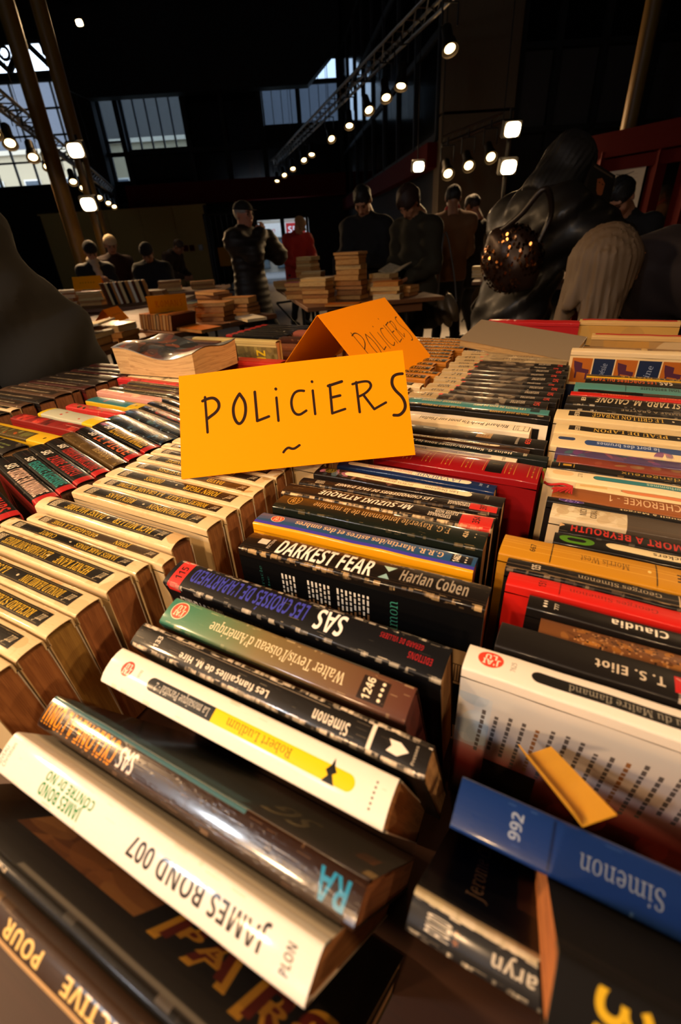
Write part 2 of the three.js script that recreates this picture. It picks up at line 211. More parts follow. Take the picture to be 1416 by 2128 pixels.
book('black paperback with blue and white spine lettering and red end band', -22.4, -3.6, -14.95, -17.1, { ln: 13, cn: '#0e0e10', an: apaN, pg: '#b08858', g: gMid, m: 'semi', s: spine((d) => d.bg('#0f0f12').rect(.02, -.1, .055, 1.2, '#d02c28').tx('115', .048, .5, .03, .5, '#2a0c0c', SANS, -90).tx('LES CROISÉS DE L’APARTHEID', .33, .42, .47, .5, '#3c40a8', SANS, 180).tx('SAS', .645, .46, .1, .62, '#f0e8e0', SANS, 180).tx('GERARD DE VILLIERS', .865, .28, .13, .16, '#a01c20', SANS, 180).tx('EDITIONS', .93, .62, .07, .18, '#a01c20', SANS, 180).wear(50, '#c8b898').edge('#b8ac98', 50)) });
const dkN = coverArt((d) => { d.bg('#0a0a0c'); const col = (x, n) => { for (let i = 0; i < n; i++) { const l = .2 + d.r() * .45; let v = .07; while (v < l) { const s = .02 + d.r() * .03; d.rect(x + i * .018, v, .009, s, v < .22 ? '#e8e4dc' : '#8a6a4c'); v += s + .012; } } }; d.tx('Miracle', .1, .18, .018, .26, '#2a6a60', SERIF, -90, 'normal').tx('abc', .13, .2, .012, .14, '#2a6a60', SERIF, -90); col(.2, 4); col(.32, 6); col(.45, 8); d.tx('Simon', .68, .2, .05, .3, '#3a8a78', SERIF, -90, 'normal').rect(.76, .3, .2, .3, '#a88c68').rect(.8, .42, .15, .16, '#5a4634'); for (let i = 0; i < 14; i++) d.rect(.805 + i * .01, .43, .005, .14, '#a88c68'); }, 1024, 512);
book('thick black paperback with bold white and grey title lettering and ribbed spine', -20.1, -2.85, -20.35, -22.65, { ln: 0, yw: 2.5, cn: '#0c0b0c', an: dkN, pg: '#b08050', g: gMid, m: 'gloss', s: spine((d) => d.bg('#15100d').rect(.065, .3, .045, .32, '#d8c4b0').tx('FICTION', .125, .5, .014, .5, '#c8b8a4', SANS, -90).tx('DARKEST FEAR', .37, .5, .42, .68, '#f2ede2', SANS, 0).poly([[.61, .2], [.665, .2], [.64, .5]], '#a8c8b8').poly([[.61, .85], [.655, .85], [.635, .6]], '#8ab0b0').tx('Harlan Coben', .81, .5, .25, .6, '#9a8e7c', SANS, 0, 'bold').crease([.12, .2, .8, .9], 'rgba(120,90,60,.5)').wear(110, '#a88a60').edge('#b89868', 60)) });
book('blue paperback with tan title and yellow and violet lower edge', -21.2, -4.3, -23.5, -25.3, { yw: 2.3, cn: '#e09a10', cf: '#1a3a58', pg: '#7a2c1c', g: gMid, m: 'gloss', s: spine((d) => d.bg('#234a70').rect(0, .78, 1, .24, '#40389a').rect(0, .98, 1, .2, '#e8a010').logo(.1, .38, .5, '#b83c30', '#e8c8a0').tx('G.R.R. Martin/des astres et des ombres', .535, .4, .68, .44, '#d8b488', SERIF, 180, 'bold').rect(.905, .12, .08, .6, '#16161a').tx('1462', .925, .42, .026, .5, '#e8dcc0', SANS, -90).dot(.962, .22, .045, '#e8dcc0').dot(.962, .42, .045, '#e8dcc0').dot(.962, .6, .045, '#e8dcc0')) });
book('dark green paperback with gold serif title and gold badge', -21.3, -4.3, -26.2, -28.6, { yw: 2, cn: '#0c100d', pg: '#b88c58', g: gMid, m: 'gloss', s: spine((d) => d.bg('#141a14').logo(.085, .4, .55, '#241c0c', '#c89648').tx('F.G. Rayer/le lendemain de la machine', .52, .42, .66, .4, '#c8a068', SERIF, 180, 'normal').tx('424', .915, .42, .02, .36, '#d8b888', SANS, -90).dot(.955, .3, .03, '#d8b888').dot(.955, .52, .03, '#d8b888').wear(70, '#b08c58')) });
book('black paperback with slanted white title, red end band and cracked spine', -22, -4.3, -28.65, -30.6, { yw: 3, cn: '#161210', pg: '#c8a070', g: gMid, m: 'semi', s: spine((d) => d.bg('#17120f').tx('Mr SUZUKI ATTAQUE', .42, .45, .46, .5, '#e8dcc8', SANS, 180, 'bold', -.2).tx('FLEUVE NOIR', .8, .3, .1, .26, '#d8c8b0', SANS, 180).tx('ESPIONNAGE', .775, .66, .1, .26, '#d8c8b0', SANS, 180).rect(.865, 0, .13, 1.1, '#c02a22').tx('354', .93, .5, .03, .5, '#2a1010', SANS, -90).wear(200, '#c8a878').edge('#d8b888', 110).crease([.03, .06, .93], 'rgba(220,190,150,.7)')) });
book('thin black paperback with slanted lettering behind the cracked red-ended one', -21.5, -4.3, -30.95, -32.2, { yw: 4, cn: '#161210', pg: '#c8a070', g: gMid, m: 'semi', s: spine((d) => d.bg('#17120f').tx('LES CHINOISERIES DE FACE D’ANGE', .45, .48, .5, .42, '#e8d8bc', SANS, 180, 'bold', -.2).tx('FLEUVE NOIR', .11, .5, .05, .5, '#c8b898', SANS, 180).tx('ESPIONNAGE', .82, .5, .1, .5, '#d8c8b0', SANS, 180).rect(.87, 0, .12, 1, '#c02a22').tx('397', .93, .5, .03, .6, '#2a1010', SANS, -90).wear(200, '#c8a878')) });
book('paperback with long cream pill label over a photographic black spine', -21.2, -4.25, -32.6, -34.4, { yw: 1, cn: '#2a1c18', pg: '#c8a070', g: gMid, m: 'gloss', s: spine((d) => d.bg('#1a1412').blobs(40, ['#6a4438', '#8a5a44', '#2a1a16', '#a87a60'], .1, 0, .7, 1).blobs(10, ['#4a6a70', '#c87a8a'], 0, 0, .2, 1).dot(.08, .4, .3, '#2a2410').logo(.08, .4, .5, '#3a3414', '#a8902c').pill(.17, .2, .68, .52, '#ecd4a8').tx('Len Deighton', .7, .46, .17, .26, '#3a2c20', SANS, 180, 'normal').tx('IPCRESS danger immédiat', .42, .46, .27, .26, '#3a2c20', SANS, 180, 'normal').tx('2202', .92, .4, .018, .36, '#8a7a60', SANS, -90)) });
book('blue paperback with cream pill label and red and blue serif title', -20, -5.3, -34.9, -36.4, { cn: '#3a4650', cf: '#14264a', pg: '#b88c58', g: gMid, m: 'gloss', s: spine((d) => d.bg('#14264c').pill(.06, .15, .8, .6, '#ecd8b4').tx('LA VARENDE', .66, .45, .28, .4, '#24407a', SERIF, 180, 'normal').tx('Heureux les humbles', .35, .45, .3, .4, '#c84030', SERIF, 180, 'normal').tx('3167', .915, .45, .016, .36, '#a8b0c0', SANS, -90).dot(.955, .4, .05, '#a8b0c0').dot(.955, .6, .05, '#a8b0c0')) });
book('red leather-bound book with gold tooling and a black spine panel', -17.2, -2.3, -37.2, -40.8, { name: 'leather_bound_book', hard: 1, h: .113, cn: '#7c0c10', pg: '#b88c50', g: gMid, m: 'gloss', bulge: .08, s: spine((d) => { d.bg('#8a0f14'); for (let i = 0; i < 8; i++) { const x = .06 + i * .125; d.rect(x, .08, .004, .8, '#a8702c').rect(x + .05, .08, .004, .8, '#a8702c'); for (let k = 0; k < 7; k++) d.dot(x + .027, .14 + k * .115, .045, k % 2 ? '#7a4a1e' : '#a8702c'); } d.rect(.7, .06, .095, .84, '#120c0a').rect(.725, .4, .05, .04, '#5a4420'); }) });
book('pale grey-lavender paperback standing against the red leather one', -19, -4.7, -41.0, -42.5, { cn: '#d8c8ac', pg: '#b88c58', g: gMid, m: 'semi', s: spine((d) => d.bg('#e0ceb0').pill(.02, .2, .82, .6, '#a89890').tx('François Mauriac', .62, .5, .22, .36, '#5a5060', SERIF, 180, 'normal', -.2).tx('Mémoires', .3, .5, .2, .36, '#4a4450', SERIF, 180, 'normal', -.2).tx('1505', .92, .5, .02, .6, '#3a3028', SANS, -90)) });
book('dark green paperback with white sans title behind the lavender one', -19, -2.15, -42.6, -43.9, { cn: '#8a8a3c', cf: '#14201e', pg: '#9a8a50', g: gMid, m: 'semi', s: spine((d) => d.bg('#121816').tx('Heinz G. Konsalik/aimer sous les palmes', .45, .5, .72, .6, '#e0d0b4', SANS, 180).rect(.855, .15, .055, .7, '#1a1a16').tx('1057', .88, .5, .02, .6, '#d8c8a8', SANS, -90)) });
book('thin cream pill-labelled paperback behind the dark green one', -19.5, -4.0, -44.0, -45.2, { cn: '#4a3020', pg: '#c8a070', g: gMid, m: 'gloss', s: midSpine((d) => d.bg('#3a2418').blobs(20, ['#6a4428', '#1a100c', '#8a5a30']).pill(.1, .15, .72, .55, '#e4d0a4').tx('Conan Doyle', .66, .45, .2, .36, '#3a2c20', SANS, 180).tx('Le chien des Baskerville', .35, .45, .32, .36, '#3a2c20', SANS, 180)) });
book('charcoal paperback with a tan square and red number on the spine end', -19.8, -2.75, -45.4, -48.0, { cn: '#1c1816', pg: '#c09060', g: gMid, m: 'gloss', s: spine((d) => d.bg('#2a221c').rect(.1, .05, .24, .7, '#14100e').rect(.25, .3, .08, .1, '#8a94a0').blobs(24, ['#5a4a34', '#3a2c20'], .34, .1, .22, .8, .06, .14).rect(.6, .02, .09, .75, '#a87c48').tx('RARE', .645, .4, .06, .3, '#7a5428', SANS, 180).rect(.76, -.1, .24, 1.2, '#1a1612').tx('655', .9, .45, .03, .6, '#d84028', SANS, -90).tx('ESPIONNAGE', .84, .5, .015, .7, '#c8b8a0', SANS, -90)) });
book('white paperback with black serif title and boxed number', -20, -4.7, -49.2, -51.4, { cn: '#e0d2b8', pg: '#b88c58', g: gMid, m: 'semi', s: spine((d) => d.bg('#e6d4b4').tx('Richard Bach/Un pont sur l’infini', .52, .5, .66, .5, '#2a2018', SERIF, 180, 'bold', -.1).rect(.885, .1, .004, .8, '#2a2018').rect(.985, .1, .004, .8, '#2a2018').rect(.885, .1, .1, .03, '#2a2018').rect(.885, .87, .1, .03, '#2a2018').tx('2270', .91, .5, .022, .6, '#2a2018', SANS, -90, 'normal').dot(.955, .25, .05, '#2a2018').dot(.955, .5, .05, '#2a2018').dot(.955, .75, .05, '#2a2018')) });
const farmN = coverArt((d) => { d.bg('#ecdcc0').rect(.03, .06, .92, .94, '#0e0c10').tx('8', .9, .2, .02, .08, '#e8e0d0', SANS, 0); }, 256, 160);
book('black paperback with gold spine lettering and a white-framed cover', -20.6, -3.35, -54.2, -55.8, { cn: '#e0d0b4', an: farmN, cf: '#14100e', pg: '#c8a070', g: gMid, m: 'gloss', s: spine((d) => d.bg('#14110f').tx('PHILIP JOSÉ FARMER', .74, .5, .26, .36, '#c89a30', SANS, 180).tx('RIEN NE BRULE EN ENFER', .28, .5, .32, .36, '#c89a30', SANS, 180).dot(.5, .5, .12, '#e8d8b8').dot(.94, .5, .22, '#8a7a60').rect(0, -.1, 1, .12, '#d8c8a8')) });
book('teal paperback with tan sans title behind the black and gold one', -20.8, -3.65, -55.95, -57.7, { cn: '#2a5450', cf: '#2a5450', pg: '#c8a070', g: gMid, m: 'semi', s: spine((d) => d.bg('#3c7470').tx('LES BOUTS DE BOIS DE DIEU', .67, .5, .36, .4, '#c8b080', SANS, 180).tx('SEMBENE OUSMANE', .25, .5, .3, .4, '#b8a070', SANS, 180).rect(.88, .1, .06, .8, '#1c2c2c')) });
// grey and black crime series, hatched pale left ends and red numbers
for (let i = 0, z = -58; i < 13; i++) {
  const t = [2.6, 1.9, 2.4, 2.2, 1.6, 2.8, 2.0, 2.4, 1.7, 2.2, 2.5, 1.9, 2.3][i], off = [0, .8, 1, 1.2, .6, .9, .4, .8, .2, .6, .1, .5, 0][i], pale = i > 9;
  book(`${pale ? 'pale' : 'grey and black'} crime paperback with hatched spine end, ${ORD[i]} behind the teal one`, -21.6 + off, -4.1 + off, z, z - t, { cn: pale ? '#94805c' : '#2a241e', pg: '#a07c4c', g: gMid, m: 'semi', s: midSpine((d) => { d.bg(pale ? '#8a7654' : '#332a22'); d.blobs(26, pale ? ['#a08a64', '#7a6a50', '#b8a078'] : ['#5a4c3c', '#2a221c', '#7a6a54', '#14100e'], .2, 0, .56, 1, .1, .4).rect(0, -.1, .23, 1.2, '#a88e62'); for (let k = 0; k < 26; k++) d.poly([[.009 * k, 0], [.009 * k + .003, 0], [.009 * k + .012, 1], [.009 * k + .009, 1]], '#9a8660'); d.tx(pick(['POLAR', 'NOIR', 'V.I.P', 'M.C.'], d.r), .13, .5, .1, .5, '#3a3028', SANS, 180).rect(.22, .0, .03, .5, '#c83a28'); if (!pale) d.rect(.72, -.1, .28, 1.2, '#15110e').tx('MEURTRE', .8, .5, .1, .45, '#b0a088', SANS, 180).tx('SAS', .93, .5, .04, .6, '#c83828', SANS, -90); else d.tx('L’AFFAIRE', .55, .5, .24, .4, '#5a4a38', SANS, 180); d.wear(20); }) });
  z -= t + .1;
}
// ---- cream row with black spine labels
function creamSpine(d, title, author, o = {}) {
  d.bg(o.bg || '#d6bd90').blobs(16, ['#c8a878', '#e4d0a8', '#b08a54'], 0, 0, 1, 1, .1, .4);
  d.rect(.075, .12, .85, .74, o.lab || '#17120d').rect(.1, .19, .8, .03, '#6a5a3c').rect(.1, .76, .8, .03, '#6a5a3c');
  for (let i = 0; i < 3; i++) d.tx(['SUPER', 'NOIRE', 'SERIE'][i], .115, .3 + i * .2, .055, .16, '#d8c49c', SANS, 180);
  d.tx(title, .35, .5, Math.min(.36, title.length * .023), .36, '#d0a82c', SERIF, 180).dot(.52, .5, .07, '#d8c49c').tx(author, .7, .5, Math.min(.28, author.length * .024), .36, '#d0a82c', SERIF, 180).tx('nrf', .89, .5, .035, .44, '#d8c49c', SERIF, 180, 'normal', -.3);
  d.wear(o.wear ?? 60, '#c8b080').wear(o.wear ? o.wear : 40, '#b89a68', false);
}
const creamB = [ // right end, near, far, left end, lean, title, author, wear, page colour
  [-24.4, -4.4, -6.4, -40.5, 'LA MORT', 'ERLE', 50, '#a8703f'], [-24.5, -6.5, -8.2, -40.2, 'CHEMINS', 'WESTLAKE', 60, '#a8703f'], [-24.6, -8.3, -10.1, -40, 'LE DIVAN', 'RICHARD STARK', 50, '#a88440'], [-24.65, -10.2, -12.1, -39.8, 'LA SCÈNE', 'DONALD HAMILTON', 110, '#a0683c'], [-24.7, -12.45, -14.55, -40.2, 'LES CANARDS SONT ROUGES', 'HENRY KANE', 60, '#a0683c'], [-24.55, -14.65, -16, -40.6, 'CABOT', 'JAMES PARK JONES', 120, '#96683a'], [-23.6, -16.1, -17.4, -39.3, 'DEGAGEZ LA VOIE', 'JOHN', 40, '#a0683c'], [-24.4, -17.75, -19.8, -40.8, 'DANSE MACABRE', 'JACK MULLER', 130, '#8e5c3a'], [-23.85, -20.85, -22.75, -40.2, 'RIEN DANS', 'JIM THOMPSON', 140, '#9a6c3c'], [-23.65, -22.85, -24.5, -39.9, 'LA GRANDE VICTIME', 'ROBERT SHECKLEY', 70, '#a8703f'], [-23.65, -24.6, -26.6, -40.3, 'OMBRES', 'JOHN TIGER', 60, '#a8703f'], [-23.85, -26.7, -28.4, -40, 'EN SURSIS', 'DAVID', 80, '#a8703f'], [-24.05, -28.6, -30.3, -40.5, 'LA DERNIÈRE', 'CHASE', 70, '#96683a'], [-24, -30.4, -32, -40.4, 'AU FOND', 'STEWART', 90, '#a8703f'], [-24.2, -32.1, -33.5, -40.7, 'TRISTE', 'FAIR', 60, '#96683a']];
creamB.forEach(([x1, z0, z1, x0, ti, au, wr, pg], i) => book(`cream paperback with ${['scuffed', 'faded', 'broad', 'flaking', 'clean', 'peeling', 'plain brown', 'badly worn', 'rubbed', 'yellow-lettered'][i % 10]} black spine label, ${ORD[i]} of the cream row`, x0, x1, z0, z1, { g: gCream, m: i % 3 === 2 ? 'gloss' : 'semi', cn: '#d0b88c', cf: '#c8c0b0', pg, bulge: i === 7 ? .14 : .04, ln: [4, 3, 2, 1, 0, 0, 0, -2, 0, 0, 0, 0, 0, 0, 0][i], s: spine((d) => creamSpine(d, ti, au, { wear: wr, lab: i === 6 ? '#3a2a18' : i === 5 ? '#100c0a' : '#17120d' })) }));
for (let i = 15, z = -33.7; z > -64; i++) { const t = 1.5 + (i * 7 % 5) * .22; book(`cream paperback with black spine label, ${ORD[i]} of the cream row`, -40.6 + (i % 3) * .4, -22.6 + (i * 5 % 7) * .25, z, z - t, { g: gCream, cn: '#d0b88c', pg: '#a8784a', s: midSpine((d) => creamSpine(d, pick(['LE BAL', 'COUP DUR', 'LA PEAU', 'AU PAS'], d.r), pick(['CHASE', 'KANE', 'STARK', 'LEWIS'], d.r), { wear: 30 })) }); z -= t + .12; }
// black and orange series beyond the tent card
for (let i = 0, z = -66.5; i < 14; i++) { const t = [2.6, 2.2, 2.9, 2.4, 3.2, 2.2, 2.7, 2.3, 2.8, 2.4, 2.6, 2.5, 2.3, 2.4][i]; if (z - t < -100) break; book(`orange and black paperback with gold capitals, ${ORD[i]} of its series behind the cream row`, -39.5, -22 - (i % 4) * .5 + (i === 1 ? 1.6 : 0), z, z - t, { g: 'orange and black paperbacks', cn: '#9a5c18', pg: '#a86a30', m: 'semi', s: midSpine((d) => d.bg('#a8681c').rect(.02, .12, .96, .74, '#1c120a').tx(pick(['ET MOURIR DE MINE !', 'LA STRADA AU PARADIS', 'TUER SUR LES NERFS', 'LE CRIME EST MINE !'], d.r), .55, .5, .78, .44, '#c08424', SERIF, 0)) }); z -= t + .1; }
// ---- row along the table side, from the front
book('black paperback with big yellow digits lying on top of the first spine', 2, 18, -4.1, -6.0, { ln: 40, y: .027, h: .11, cn: '#0c0b0b', cf: '#0a0909', pg: '#c87a3c', g: gRight, m: 'matte', s: spine((d) => d.bg('#100e0e').tx('33', .09, .45, .07, .75, '#c8a020', SANS, 90).tx('HAINES', .3, .5, .22, .62, '#c8b8a4', SANS, 180)) });
const charyn = coverArt((d) => { d.bg('#0b0a0a').tx('Jerome Charyn', .11, .5, .045, .8, '#8a7258', SERIF, -90, 'normal').rect(.2, .1, .12, .7, '#3a2418').tx('Marilyn la dingue', .27, .56, .04, .75, '#a87438', SERIF, -90, 'normal'); }, 512, 384);
book('black paperback with worn white-edged spine, the front one along the table side', -1.9, 14.5, -5.65, -6.95, { ln: 40, h: .1, cn: '#0d0c0c', cf: '#0c0b0b', af: charyn, pg: '#a87848', g: gRight, m: 'semi', s: spine((d) => d.bg('#1c1a1a').tx('FOLIO', .06, .5, .05, .5, '#c8bca8', SANS, -90).tx('Jerome Charyn', .3, .5, .28, .5, '#b8ac98', SANS, 180).rect(0, -.06, 1, .07, '#b8a888').tx('**', .1, .5, .02, .4, '#8a5428', SANS, -90).wear(100, '#c8b898').edge('#d0c0a4', 110)) });
const blueF = coverArt((d) => { d.bg('#161214').rect(0, 0, .12, 1, '#252c34').rect(.12, .05, .3, .9, '#9a6a18'); for (let i = 0; i < 34; i++) d.rect(.12 + .28 * d.r(), .05 + .026 * i, .02 + d.r() * .22, .008, d.r() < .5 ? '#3a260c' : '#c08a24'); d.blobs(14, ['#c01a12', '#d82a1a'], .5, .5, .09, .34, .05, .1).blobs(22, ['#c01a12', '#d82a1a', '#a01410'], .66, .5, .2, .4, .06, .12).rect(.42, .0, .58, .16, '#2c0a08'); }, 512, 384);
book('blue paperback with grey serif author line, leaning open-faced at the front', -1.4, 15, -8.95, -10.8, { ln: 27, cn: '#0e2148', cf: '#1c2228', af: blueF, pg: '#b08038', g: gRight, m: 'gloss', s: spine((d) => d.bg('#132e66').tx('992', .13, .45, .025, .5, '#8a94a8', SANS, -90).rect(.2, 0, .006, 1, '#0c1c44').tx('Simenon', .33, .55, .15, .42, '#7c8494', SERIF, 180, 'normal').tx('Georges', .53, .55, .15, .42, '#7c8494', SERIF, 180, 'normal').rect(.66, 0, .006, 1, '#0c1c44').wear(20, '#4a6a9a')) });
const flamN = coverArt((d) => { const g = d.c.createLinearGradient(0, d.Y(0), 0, d.Y(1)); g.addColorStop(0, '#dcd4c8'); g.addColorStop(.08, '#c8c6c2'); g.addColorStop(.4, '#c0b4b0'); g.addColorStop(.56, '#8a4a44'); g.addColorStop(.68, '#4a100c'); g.addColorStop(.85, '#1c0a08'); g.addColorStop(1, '#140808'); d.bg('#c8c4bc'); d.rect(0, 0, 1, 1, g); d.blobs(8, ['#98a8b8', '#b8c0c8'], 0, .1, .1, .4, .05, .12); for (let i = 0; i < 22; i++) { let v = .14 + d.r() * .06; const e = .44 + d.r() * .12; while (v < e) { const s = .014 + d.r() * .022; d.rect(.08 + i * .038 - v * .03, v, .011, s, i % 6 === 4 ? '#8a5c34' : '#56504e'); v += s + .009; } } d.blobs(40, ['#4a1410', '#6a1c14', '#2a0c0a', '#5a2a20'], .22, .66, .78, .3, .03, .09).rect(.1, .56, .16, .44, '#1a120e'); d.rect(.1, .9, .9, .012, '#7a5420'); }, 1024, 512);
book('white paperback with long black pill label and printed back, tallest near the front', -2.9, 14, -16.2, -18, { cn: '#c8c4bc', an: flamN, cf: '#ddd', pg: '#a8784a', g: gRight, m: 'semi', s: spine((d) => d.bg('#e6dccd').logo(.07, .42, .6, '#d8402c', '#f0dcc8').tx('7625', .135, .45, .014, .36, '#7a7266', SANS, -90, 'normal').pill(.185, .3, .8, .44, '#161413').tx('Le tableau du Maître flamand', .47, .52, .38, .28, '#98907f', SERIF, 180, 'normal').tx('Arturo Perez-Reverte', .83, .52, .2, .28, '#98907f', SERIF, 180, 'normal')) });
book('black paperback with a small red square and pale author name', -1.75, 15.5, -18.35, -20.35, { cn: '#7a5226', cf: '#15110f', pg: '#b88c58', g: gRight, m: 'semi', s: spine((d) => d.bg('#161210').tx('T. S. Eliot', .35, .6, .17, .36, '#c8b8a0', SANS, 180).rect(.455, .25, .085, .6, '#b81c1c').poly([[.46, .3], [.54, .75], [.54, .79], [.46, .34]], '#c89a8a').tx('15', .575, .5, .04, .3, '#8a1c1c', SANS, 180).tx('LIVRE DE VIE', .56, .94, .2, .14, '#a89a88', SANS, 180)) });
book('paperback with a woven brown picture spine, sunk below its neighbours', .1, 16, -20.5, -21.85, { h: .107, cn: '#5a3418', pg: '#a87444', g: gRight, m: 'gloss', s: spine((d) => { d.bg('#6a4020').blobs(60, ['#8a5a28', '#4a2a14', '#a86c28', '#c07a20'], 0, 0, 1, 1, .06, .2); for (let i = 0; i < 90; i++) d.rect(.1 + d.r() * .3, d.r(), .006, .09, d.r() < .5 ? '#2a180c' : '#a8784a'); }) });
book('black paperback with bold white name and orange-yellow capitals', -.75, 16, -21.95, -23.2, { cn: '#14100e', pg: '#b88c58', g: gRight, m: 'gloss', s: spine((d) => d.bg('#15110f').tx('777', .09, .55, .014, .5, '#c8baa4', SANS, -90).dot(.055, .25, .07, '#e0d4c0').dot(.055, .5, .07, '#e0d4c0').dot(.055, .75, .07, '#e0d4c0').tx('Claudia', .33, .5, .16, .6, '#e8dcc8', SANS, 180).tx('WINTER', .6, .5, .2, .8, '#e07818', SANS, 180)) });
book('bright red paperback with a black star, bared cover at its near side', -2.2, 15, -23.6, -25, { cn: '#c01c14', cf: '#a81812', pg: '#b88c58', g: gRight, m: 'semi', s: spine((d) => d.bg('#c41e16').tx('★', .07, .5, .03, .5, '#1a0c0a', SANS, 0).tx('151', .115, .5, .025, .5, '#5a100c', SANS, -90).rect(.17, 0, .004, 1, '#7a1410').tx('Georges Simenon', .33, .5, .26, .36, '#7a1410', SERIF, 180, 'normal').rect(.52, .0, .006, 1, '#d86a50').crease([.3, .6])) });
book('black paperback with cracked spine between the red and the mustard one', -2.55, 15, -25.15, -26.5, { cn: '#131010', pg: '#c8a070', g: gRight, m: 'semi', s: spine((d) => d.bg('#141110').tx('135', .1, .5, .03, .5, '#c8b8a0', SANS, -90).tx('Georges Simenon', .36, .45, .25, .4, '#a8987c', SERIF, 180, 'normal').rect(.53, 0, .004, 1, '#c8a878').crease([.55, .6, .9, .95], 'rgba(210,170,120,.9)').wear(170, '#c8a478')) });
book('mustard yellow paperback with two black stars', -3.25, 14, -26.6, -29.2, { cn: '#a8741c', pg: '#c8a060', g: gRight, m: 'semi', s: spine((d) => d.bg('#b87e18').tx('★', .065, .3, .028, .3, '#2a1c0a', SANS, 0).tx('★', .06, .62, .028, .3, '#2a1c0a', SANS, 0).tx('667', .115, .5, .02, .34, '#3a280e', SANS, -90).rect(.18, 0, .004, 1, '#3a280e').tx('Morris West', .36, .5, .16, .3, '#5a3c10', SERIF, 180, 'normal').rect(.52, 0, .004, 1, '#3a280e').tx('LA TOUR DE SILENCE', .76, .5, .36, .3, '#241808', SANS, 180).crease([.3, .42, .7], 'rgba(240,190,90,.6)').dot(.5, .5, .06, '#e8c070')) });
book('black paperback with cream pill label and small green ring', -.2, 16.5, -29.4, -30.8, { cn: '#12100e', pg: '#b88c58', g: gRight, m: 'gloss', s: spine((d) => d.bg('#13110f').pill(.02, .15, .13, .8, '#4a7a1c').pill(.05, .38, .07, .36, '#12100e').pill(.19, .1, .78, .7, '#dcc694').tx('Les terroirs frontaliers trackers', .6, .46, .5, .4, '#4a3c28', SANS, 180)) });
book('torn black paperback with red capitals and white letters', 0, 17, -30.9, -32.3, { cn: '#b89468', cf: '#14100e', pg: '#c8a070', g: gRight, m: 'semi', s: spine((d) => d.bg('#15110f').tx('MORT A BEYROUTH', .24, .5, .4, .66, '#b02820', SANS, 180).tx('SAS', .51, .5, .1, .62, '#a89884', SANS, 180).poly([[0, -.1], [.02, .3], [0, .6]], '#c8a070').wear(60)) });
book('cream and grey paperback with upright small capitals', -.8, 16.5, -32.8, -35.1, { cn: '#c8b08a', pg: '#c8a070', g: gRight, m: 'semi', s: spine((d) => d.bg('#c8b490').blobs(40, ['#d8c8a4', '#b8a078'], 0, 0, .3, 1, .1, .3).rect(.29, -.1, .71, 1.2, '#4a3e32').tx('NICK', .125, .4, .025, .5, '#4a3c2c', SANS, -90).tx('CORAL', .165, .42, .025, .6, '#4a3c2c', SANS, -90).tx('LANVIN', .55, .5, .05, .7, '#b0a084', SANS, -90).crease([.88], 'rgba(120,90,60,.6)')) });
book('thin black paperback with gold title and purple badge', -1.3, 16, -35.2, -36, { cn: '#141010', pg: '#a87848', g: gRight, m: 'semi', s: spine((d) => d.bg('#14110f').logo(.1, .5, .8, '#3a2468', '#9a80b8').tx('De Goupil à Margot', .44, .5, .3, .5, '#d8bc88', SANS, 180)) });
book('brown paperback with thin pale capitals', -1.05, 16, -36.1, -38.2, { cn: '#7a4420', pg: '#b88c58', g: gRight, m: 'semi', s: spine((d) => d.bg('#8a4e24').tx('PRINCESSE CHEROKEE - 1', .49, .5, .52, .5, '#d8b488', SANS, 180, 'normal').crease([.4], 'rgba(60,30,10,.5)')) });
book('cream paperback with a coral pill label', .5, 17, -38.3, -39.3, { cn: '#d8bc8c', pg: '#c8a070', g: gRight, m: 'semi', s: midSpine((d) => d.bg('#dcc08c').pill(.2, .2, .9, .7, '#d07a48', '#5a3a24').rect(.02, .3, .12, .5, '#d0a868')) });
book('cream paperback with a long teal pill label', -2, 15, -39.4, -41.5, { cn: '#e0cca4', pg: '#c8a070', g: gRight, m: 'semi', s: spine((d) => d.bg('#e0ca9e').pill(.03, .2, .1, .5, '#d8b480').tx('278', .16, .45, .02, .36, '#5a4a34', SANS, -90, 'normal').pill(.22, .3, .85, .4, '#2c7478', '#1a3a3c').tx('surhommes', .52, .5, .15, .3, '#a8b8a0', SANS, 180).tx('Les derniers', .75, .5, .2, .3, '#a8b8a0', SANS, 180)) });
book('black paperback with gold sans title and small gold square', -1.75, 15.5, -41.7, -43.1, { cn: '#151110', pg: '#b88c58', g: gRight, m: 'gloss', s: spine((d) => d.bg('#16120f').rect(.04, .15, .07, .7, '#16120f').rect(.055, .3, .04, .4, '#b8882c').rect(.035, .12, .004, .75, '#b8882c').rect(.105, .12, .004, .75, '#b8882c').tx('Le crime dangereux', .55, .55, .46, .6, '#b8923c', SANS, 180, 'normal').wear(60, '#b88c48')) });
book('brick red paperback with faint lettering', -1.45, 15, -43.2, -44.8, { cn: '#6a2c20', pg: '#a87848', g: gRight, m: 'gloss', s: midSpine((d) => d.bg('#7a3424').blobs(20, ['#8a4430', '#6a2a1c', '#8a6a40'], .1, 0, .8, 1, .1, .3).tx('J. BAILLET', .7, .5, .2, .5, '#2a100c', SANS, 180)) });
book('teal and purple picture-spined paperback', -1.75, 16, -45, -46.6, { cn: '#3a5a50', pg: '#b88c58', g: gRight, m: 'gloss', s: midSpine((d) => d.bg('#4a3a5a').blobs(40, ['#6a3a6a', '#3a6a64', '#8a4a5a', '#2a4a48', '#a05a70'])) });
book('cream paperback with a blue pill label', -2.4, 15, -46.8, -50.2, { cn: '#d8c090', pg: '#c8a070', g: gRight, m: 'semi', s: spine((d) => d.bg('#d6be8e').pill(.03, .25, .09, .3, '#24365c').pill(.17, .35, .9, .42, '#2c4474').tx('le port des brumes', .38, .55, .3, .28, '#a8b0c0', SANS, 180).blobs(14, ['#6a3a6a', '#4a3a6a', '#a86070'], .5, .6, .5, .4, .06, .2)) });
